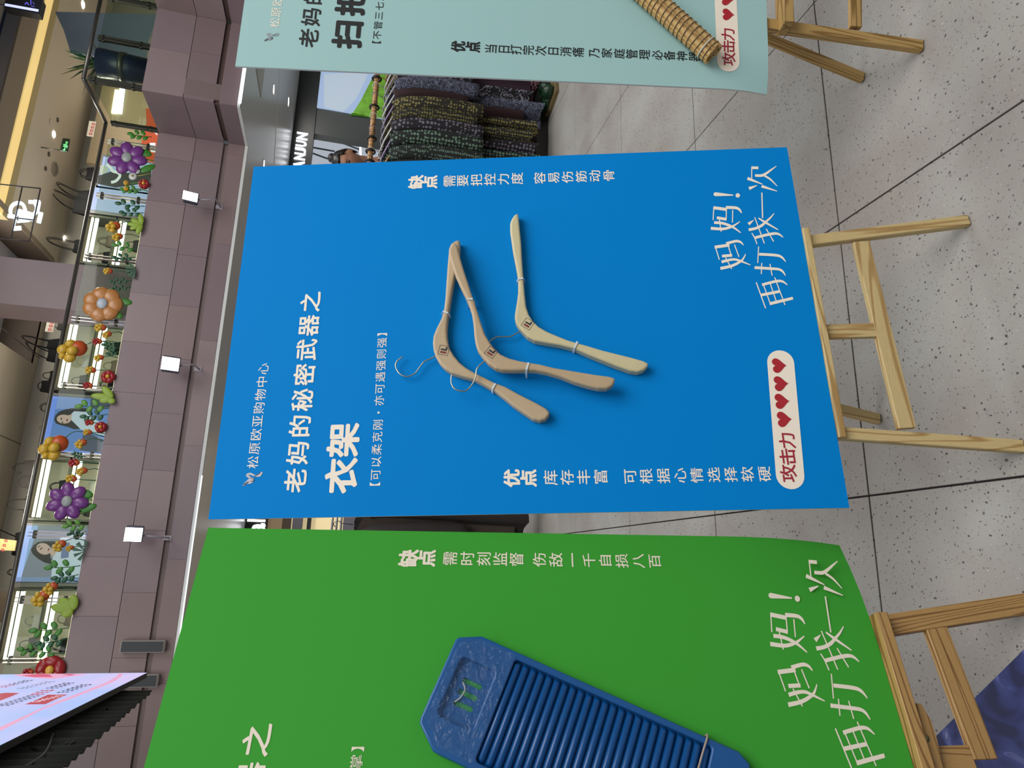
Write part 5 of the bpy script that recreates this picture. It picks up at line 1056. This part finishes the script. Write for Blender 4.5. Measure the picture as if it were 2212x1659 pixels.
def garment_mesh(wd, ln, seed, flare=1.15, thick=.030):
    nu, nv = 18, 34; vs = []; fs = []; rs = random.Random(seed); ph = [rs.uniform(0, 6.3) for _ in range(4)]
    for side in (1, -1):
        for j in range(nv + 1):
            v = j / nv
            for i in range(nu + 1):
                u = -1 + 2 * i / nu
                half = wd * (.86 + (flare - .86) * v) * (1 if v > .02 else 1)
                ztop = -.075 - .075 * abs(u) ** 1.4 + (.03 if abs(u) < .2 else 0) * 0
                z = ztop + (-ln - ztop) * v + .012 * math.sin(u * 9 + ph[0]) * v
                fold = (.010 * math.sin(u * 11 + ph[1] + v * 2) + .007 * math.sin(u * 23 + ph[2])) * min(1, v * 2.5)
                y = side * thick * (1 - abs(u) ** 3) * (.55 + .6 * v) + fold
                vs.append((u * half, y, z))
    W = nu + 1; N = (nv + 1) * W
    for s in (0, 1):
        for j in range(nv):
            for i in range(nu): a = s * N + j * W + i; f = (a, a + 1, a + W + 1, a + W); fs.append(f if s else f[::-1])
    for j in range(nv):
        for i in (0, nu): a = j * W + i; fs.append((a, a + W, N + a + W, N + a))
    me = bpy.data.meshes.new('garment'); me.from_pydata(vs, [], fs); me.update()
    bm = bmesh.new(); bm.from_mesh(me); bmesh.ops.recalc_face_normals(bm, faces=bm.faces); bm.to_mesh(me); bm.free(); return me
def sleeve_pts(s, wd, sl): return smoothpts([(s * wd * .80, 0, -.14), (s * wd * .98, -.008, -.22), (s * wd * 1.12, -.012, -.22 - sl * .45), (s * wd * 1.10, -.008, -.22 - sl)], 4)
HM2 = [mat('hanger_lilac', '8f84a0', .5), mat('hanger_grey', 'a8a6aa', .5), mat('hanger_white', 'cac8c8', .5), mat('hanger_wood', 'a87c4c', .5)]
CL = [  # x, material, width, length, sleeve, label
 (3.36, dots('pink_check', '2a1c24', 'c08a98', 70, kind='check'), .20, 1.14, .46, 'pink and black fine checked dress at the teal board side of the rack'),
 (3.29, mat('plum_cloth', '3a2634', .85, var=.2, scale=30), .20, 1.08, .46, 'plum coloured dress squeezed beside the pink checked one'),
 (3.22, mat('olive_yellow_cloth', '8d8850', .85, var=.25, scale=60), .20, .60, .36, 'short olive yellow plain top'),
 (3.14, dots('white_squiggle', '17151a', '83818e', 20, .030, 'squiggle'), .20, 1.08, .42, 'black dress with white branching squiggles'),
 (3.05, dots('navy_floral', '1e1f2c', '666a80', 60, .045, 'squiggle'), .21, 1.16, .46, 'navy dress with dense grey floral print'),
 (2.98, mat('dark_red_cloth', '2a1216', .85, var=.2, scale=40), .19, 1.02, .40, 'dark maroon dress between floral and dotted ones'),
 (2.88, dots('olive_dots', '211e16', '7d7440', 52, .42), .22, 1.12, .50, 'dark dress covered in olive dots, longer one'),
 (2.80, dots('olive_dots2', '1c1a14', '6d6a36', 58, .40), .21, 1.08, .46, 'dark dress with smaller olive dots and a black hem'),
 (2.71, dots('lilac_dots', '17141a', '6f6977', 40, .38), .22, 1.12, .50, 'black dress with lilac grey polka dots'),
 (2.60, dots('green_dots', '121a18', '64806d', 44, .38), .23, 1.13, .50, 'dark dress with sage green dots'),
 (2.50, dots('green_dots2', '121816', '5f7868', 40, .36, aspect=(1, 1, 2)), .23, 1.12, .5, 'dark dress with elongated sage dots next to the blue board'),
 (2.41, mat('black_cloth', '151417', .8, var=.1), .21, 1.1, .45, 'plain black dress mostly behind the blue board'),
 (2.32, dots('lilac_dots2', '151318', '6d6873', 60, .28), .21, 1.1, .45, 'black finely dotted dress hidden almost wholly by the blue board')]
for k, (x, m, wd, ln, sl, lb) in enumerate(CL):
    yaw = math.radians(62 + random.uniform(-7, 7)) * -1; mw = Matrix.Translation((x, YR, ZR + .0)) @ Matrix.Rotation(math.radians(-58 + random.uniform(-6, 6)), 4, 'Z')
    g = empty('printed_dress', (x, YR, ZR - .1), lb, 'dress', 'printed clothes on the rack')
    objm('dress_body', garment_mesh(wd, ln, k), m, g, True, mw=mw)
    for s in (-1, 1): objm('sleeve', tubemesh(sleeve_pts(s, wd, sl), .050, 10, False, .062), m, g, True, mw=mw)
    h = empty('clothes_hanger', (x, YR, ZR), 'thin %s hanger carrying the %s' % (('lilac', 'grey', 'white', 'wooden')[k % 3 if k not in (1, 10) else 3], ' '.join(lb.split(',')[0].split()[:7])), 'hanger', 'hangers on the bamboo rod'); hm = HM2[k % 3 if k not in (1, 10) else 3]
    hk = [(0, .0, .022), (0, .02, .016), (0, .024, .0), (0, .018, -.02), (0, 0, -.045)]
    hook = [(.0, .0, .026)] ; hook = [(math.sin(a) * .024, 0, math.cos(a) * .024) for a in [math.radians(q) for q in (-80, -40, 0, 40, 80, 120, 160)]] + [(0, 0, -.06)]
    objm('hook', tubemesh(hook, .0022, 6), hm, h, True, mw=mw)
    objm('hanger_arm', tubemesh([(-wd * .95, 0, -.135), (-wd * .4, 0, -.085), (0, 0, -.06), (wd * .4, 0, -.085), (wd * .95, 0, -.135)], .006, 6), hm, h, True, mw=mw)
# shoes and dark things under the clothes
SHM = mat('shoe_green', '14301c', .35)
for k, (x, y, yw) in enumerate(((3.22, 4.0, .2), (3.34, 4.08, -.2), (3.52, 4.02, .1))):
    fr = Frame((x, y, 0), (math.cos(yw), math.sin(yw), 0), (-math.sin(yw), math.cos(yw), 0)); g = empty('shoe', (x, y, 0), ['dark green shoe at the rack foot, nearer the blue board', 'dark green shoe at the rack foot, middle one', 'dark green shoe half behind the teal board'][k], 'shoe', 'shoes under the rack')
    prism('sole', fr, [(-.045, -.12), (.045, -.12), (.05, .05), (.03, .13), (-.03, .13), (-.05, .05)], .001, .03, mat('sole_tan', '6e5f3c', .6), g, .008)
    ball('upper', fr.w(0, .03, .045), (.046, .09, .035), SHM, g, fr.mat().to_3x3()); ball('heel_cup', fr.w(0, -.06, .06), (.042, .06, .045), SHM, g, fr.mat().to_3x3())
bs = box('dark_reflection', (2.2, 4.12, .001), (3.9, 4.62, .10), mat('reflection_black', '181716', .35), None, .01); setp(bs, 'low black slab standing for the floor reflection of the printed clothes', 'plinth')  # dark slab stands in for the clothes' reflection on the floor
# coats seen in the gap between blue and green board
CB = mat('coat_brown', '3a3029', .8, var=.25, scale=12); CB2 = mat('coat_black', '262120', .8, var=.2, scale=10)
ck = empty('clothes_rack', (.3, 4.2, 0), 'metal clothes rack with dark coats between the blue and green boards', 'clothes rack'); CH = mat('rack_chrome', 'a9a9a9', .25, metal=.9)
for z in (1.27, 1.245, 1.22): tube('chrome_rail', [(-.35, 4.2, z), (.9, 4.2, z)], .007, CH, ck, 8)
for x in (-.33, .88): tube('chrome_post', [(x, 4.2, .0), (x, 4.2, 1.28)], .014, CH, ck, 8); tube('chrome_foot', [(x, 3.95, .015), (x, 4.45, .015)], .014, CH, ck, 8)
for k, x in enumerate((-.18, -.02, .14, .22, .31, .42, .6)):
    mw = Matrix.Translation((x, 4.2, 1.22)) @ Matrix.Rotation(math.radians(-35 + 8 * (k % 3)), 4, 'Z'); g = empty('dark_coat', (x, 4.2, 1.1), ['dark brown quilted coat at the green board end', 'black coat next to the quilted brown one', 'brown creased coat in the gap between the boards', 'near black coat behind the creased brown coat', 'brown coat touching the blue board edge in view', 'black coat hidden behind the blue board edge', 'last brown coat behind the blue board'][k], 'coat', 'dark coats on the metal rack')
    objm('coat_body', garment_mesh(.22, 1.10 - .03 * (k % 3), 40 + k, 1.05, .05), CB if k % 2 == 0 else CB2, g, True, mw=mw)
    for s in (-1, 1): objm('sleeve', tubemesh(sleeve_pts(s, .22, .5), .06, 10, False, .055), CB if k % 2 == 0 else CB2, g, True, mw=mw)
    objm('hanger_hook', tubemesh([(math.sin(a) * .022, 0, .02 + math.cos(a) * .022) for a in [math.radians(q) for q in (-80, -40, 0, 40, 80, 120, 160)]] + [(0, 0, -.07)], .0025, 6), CH, g, True, mw=mw)

# ------------------------------------------------------------------ the woman behind the rack
def person():
    hc = PY(753, 349, 4.75)                 # centre of the head
    face = V((-.78, -.60, -.22)).normalized(); sideL = V((0, 0, 1)).cross(face).normalized(); upv = face.cross(sideL)
    root = empty('person', (hc.x + .04, 4.80, 0), 'woman with dark hair in a bun looking down behind the clothes rack', 'person')
    rx, ry = hc.x + .05, 4.82; zs = hc.z - .27
    def rings(bm, rr, seg=20):
        prev = None
        for c, u, v in rr:
            ring_ = [bm.verts.new(c + u * math.cos(2 * math.pi * k / seg) + v * math.sin(2 * math.pi * k / seg)) for k in range(seg)]
            if prev: 
                for k in range(seg): bm.faces.new((prev[k], prev[(k + 1) % seg], ring_[(k + 1) % seg], ring_[k]))
            else: bm.faces.new(ring_[::-1])
            prev = ring_
        bm.faces.new(prev)
    fw = V((-.5, -.86, 0)).normalized(); sd = V((0, 0, 1)).cross(fw)
    bm = bmesh.new()
    B = lambda z, a, b, o=0: (V((rx, ry, z)) + fw * o, sd * a, fw * b)
    rings(bm, [B(zs + .10, .05, .05, .02), B(zs + .04, .07, .06, .01), B(zs, .17, .09), B(zs - .10, .19, .11), B(zs - .25, .17, .11), B(zs - .42, .14, .10), B(zs - .55, .17, .12), B(zs - .66, .18, .13)])
    for s in (-1, 1):
        hp = V((rx, ry, zs - .62)) + sd * s * .09; kn = V((rx, ry, .46)) + sd * s * .09 + fw * .02; an = V((rx, ry, .08)) + sd * s * .09
        rings(bm, [(hp, sd * .095, fw * .11), (hp.lerp(kn, .5), sd * .08, fw * .085), (kn, sd * .058, fw * .062), (kn.lerp(an, .35), sd * .052, fw * .06), (an, sd * .036, fw * .04)])
        rings(bm, [(an + V((0, 0, -.03)) - fw * .05, sd * .035, V((0, 0, .035))), (an + V((0, 0, -.04)) + fw * .08, sd * .045, V((0, 0, .03))), (an + V((0, 0, -.05)) + fw * .18, sd * .035, V((0, 0, .02)))], 12)
        sh = V((rx, ry, zs - .03)) + sd * s * .175; el = sh + V((0, 0, -.27)) + sd * s * .06 + fw * .03; wr = el + fw * .20 + V((0, 0, .02)) - sd * s * .04
        d1 = (el - sh).normalized(); d2 = (wr - el).normalized(); p1_ = d1.cross(fw).normalized(); q1_ = d1.cross(p1_); p2_ = d2.cross(V((0, 0, 1))).normalized(); q2_ = d2.cross(p2_)
        rings(bm, [(sh + V((0, 0, .03)) - sd * s * .03, p1_ * .05, q1_ * .05), (sh, p1_ * .052, q1_ * .055), (sh.lerp(el, .5), p1_ * .044, q1_ * .046), (el, (p1_ * .036), q1_ * .038)], 14)
        rings(bm, [(el - d2 * .03, p2_ * .036, q2_ * .036), (el.lerp(wr, .35), p2_ * .036, q2_ * .038), (wr, p2_ * .022, q2_ * .026), (wr + d2 * .03, p2_ * .03, q2_ * .018), (wr + d2 * .085, p2_ * .036, q2_ * .014), (wr + d2 * .095, p2_ * .03, q2_ * .01)], 14)
        for f_ in range(5):
            if f_ < 4: b0 = wr + d2 * .08 + p2_ * (f_ - 1.5) * .018; L = (.062, .072, .068, .052)[f_]; pts = [b0, b0 + d2 * L * .5, b0 + d2 * L * .85 + V((0, 0, -.012)), b0 + d2 * L + V((0, 0, -.026))]
            else: b0 = wr + d2 * .03 + p2_ * .03 * s; pts = [b0, b0 + d2 * .03 + p2_ * .02 * s, b0 + d2 * .055 + p2_ * .026 * s]
            me = tubemesh(pts, .009, 8, False, .0065); b2 = bmesh.new(); b2.from_mesh(me)
            vm = [bm.verts.new(v.co) for v in b2.verts]
            for f in b2.faces: bm.faces.new([vm[v.index] for v in f.verts])
            b2.free()
    # neck and head
    nb = V((rx, ry, zs + .02)); nt_ = hc - upv * .075 - face * .02; d = (nt_ - nb)
    rings(bm, [(nb, sd * .058, fw * .058), (nb + d * .5, sd * .050, fw * .052), (nt_, sd * .048, fw * .055)], 16)
    hv = []
    NU, NV = 28, 22
    def hp_(th, ph):
        x, y, z = math.sin(ph) * math.sin(th), math.sin(ph) * math.cos(th), math.cos(ph)     # y = face direction
        X, Y, Z = x * .076, y * .092, z * .112
        if z < 0: X *= 1 - .34 * (-z) ** 1.5 * (1 if y > 0 else .6); Y *= 1 - .05 * (-z)
        if y > 0: Y -= .006 * math.exp(-((z - .12) / .12) ** 2) * (1 if abs(x) > .15 else .4)        # eye hollows
        if y > .5: Y += .021 * math.exp(-(x / .13) ** 2) * math.exp(-((z + .12) / .16) ** 2) + .007 * math.exp(-(x / .28) ** 2 - ((z + .48) / .08) ** 2) + .010 * math.exp(-(x / .3) ** 2 - ((z + .82) / .15) ** 2)
        return hc + sideL * X + face * Y + upv * Z
    top = bm.verts.new(hp_(0, 0.0001)); bot = bm.verts.new(hp_(0, math.pi - .0001)); rows = []
    for j in range(1, NV): rows.append([bm.verts.new(hp_(2 * math.pi * i / NU, math.pi * j / NV)) for i in range(NU)])
    for i in range(NU):
        bm.faces.new((top, rows[0][i], rows[0][(i + 1) % NU])); bm.faces.new((bot, rows[-1][(i + 1) % NU], rows[-1][i]))
        for j in range(NV - 2): bm.faces.new((rows[j][i], rows[j + 1][i], rows[j + 1][(i + 1) % NU], rows[j][(i + 1) % NU]))
    for s in (-1, 1):
        c = hc + sideL * s * .076 + face * -.005 - upv * .005
        rings(bm, [(c - sideL * s * .01, face * .012, upv * .022), (c + sideL * s * .008 - face * .006, face * .017, upv * .031), (c + sideL * s * .012 - face * .008, face * .012, upv * .024)], 12)
    body = objm('body', bm_mesh(bm), mat('skin', 'a87a62', .5, var=.05), root, True)
    rm_ = body.modifiers.new('r', 'REMESH'); rm_.mode = 'VOXEL'; rm_.voxel_size = .0075; rm_.use_smooth_shade = True; sm = body.modifiers.new('s', 'SMOOTH'); sm.iterations = 3
    HR = mat('hair_black', '19130f', .35, var=.3, scale=90)
    # hair: cap, bun, sideburn strands
    bmh = bmesh.new(); bmesh.ops.create_uvsphere(bmh, u_segments=28, v_segments=18, radius=1)
    dele = []
    for v in bmh.verts:
        x, y, z = v.co
        if (y > .42 and z < .62) or z < -.55 or (y > .12 and z < .18): dele.append(v)
        r_ = 1 + .03 * math.sin(x * 23 + y * 17)
        v.co = hc + sideL * x * .083 * r_ + face * (y * .099 - .004) * r_ + upv * z * .121 * r_
    bmesh.ops.delete(bmh, geom=dele, context='VERTS'); hr = objm('hair', bm_mesh(bmh), HR, root, True); md = hr.modifiers.new('s', 'SOLIDIFY'); md.thickness = .012; md.offset = 0
    bc = hc + upv * .118 - face * .045 + sideL * 0
    ball('hair_bun', bc, (.036, .034, .030), HR, root, basis(sideL, face, upv).to_3x3())
    EY = mat('eye_dark', '18110e', .3); LP = mat('lips', '96504a', .4)
    for s in (-1, 1):
        e = hc + sideL * s * .031 + face * .0815 + upv * .013; ball('eye', e, (.013, .006, .0050), EY, root, basis(sideL, face, upv).to_3x3(), 12, 8)
        tube('eyebrow', [e + upv * .018 - sideL * s * .014 + face * .004, e + upv * .022 + face * .005, e + upv * .018 + sideL * s * .016 - face * .002], .0025, HR, root, 6)
    ball('mouth', hc + face * .090 - upv * .054, (.021, .006, .0065), LP, root, basis(sideL, face, upv).to_3x3(), 12, 8)
    # black patterned top with stripes, dark trousers
    bmc = bmesh.new(); C_ = lambda z, a, b, o=0: (V((rx, ry, z)) + fw * o, sd * a, fw * b)
    rings(bmc, [C_(zs + .055, .085, .075, .008), C_(zs + .035, .12, .085, .005), C_(zs + .01, .195, .105), C_(zs - .10, .215, .13), C_(zs - .30, .20, .135), C_(zs - .50, .20, .14), C_(zs - .70, .225, .155)])
    for s in (-1, 1):
        sh = V((rx, ry, zs - .03)) + sd * s * .175; el = sh + V((0, 0, -.27)) + sd * s * .06 + fw * .03; d1 = (el - sh).normalized(); p1_ = d1.cross(fw).normalized(); q1_ = d1.cross(p1_)
        rings(bmc, [(sh + V((0, 0, .045)) - sd * s * .06, p1_ * .055, q1_ * .06), (sh, p1_ * .068, q1_ * .07), (sh.lerp(el, .6), p1_ * .064, q1_ * .066)], 14)
    tp = objm('patterned_top', bm_mesh(bmc), dots('top_print', '121214', 'b9ad94', 13, .035, 'squiggle'), root, True)
    bmt = bmesh.new()
    for s in (-1, 1):
        hp = V((rx, ry, zs - .60)) + sd * s * .09; an = V((rx, ry, .10)) + sd * s * .09
        rings(bmt, [(hp, sd * .115, fw * .135), (hp.lerp(an, .5), sd * .09, fw * .10), (an, sd * .06, fw * .07)], 18)
    objm('trousers', bm_mesh(bmt), mat('trousers_black', '18181b', .8), root, True)
person()
bpy.data.objects.remove(_tmp_o)
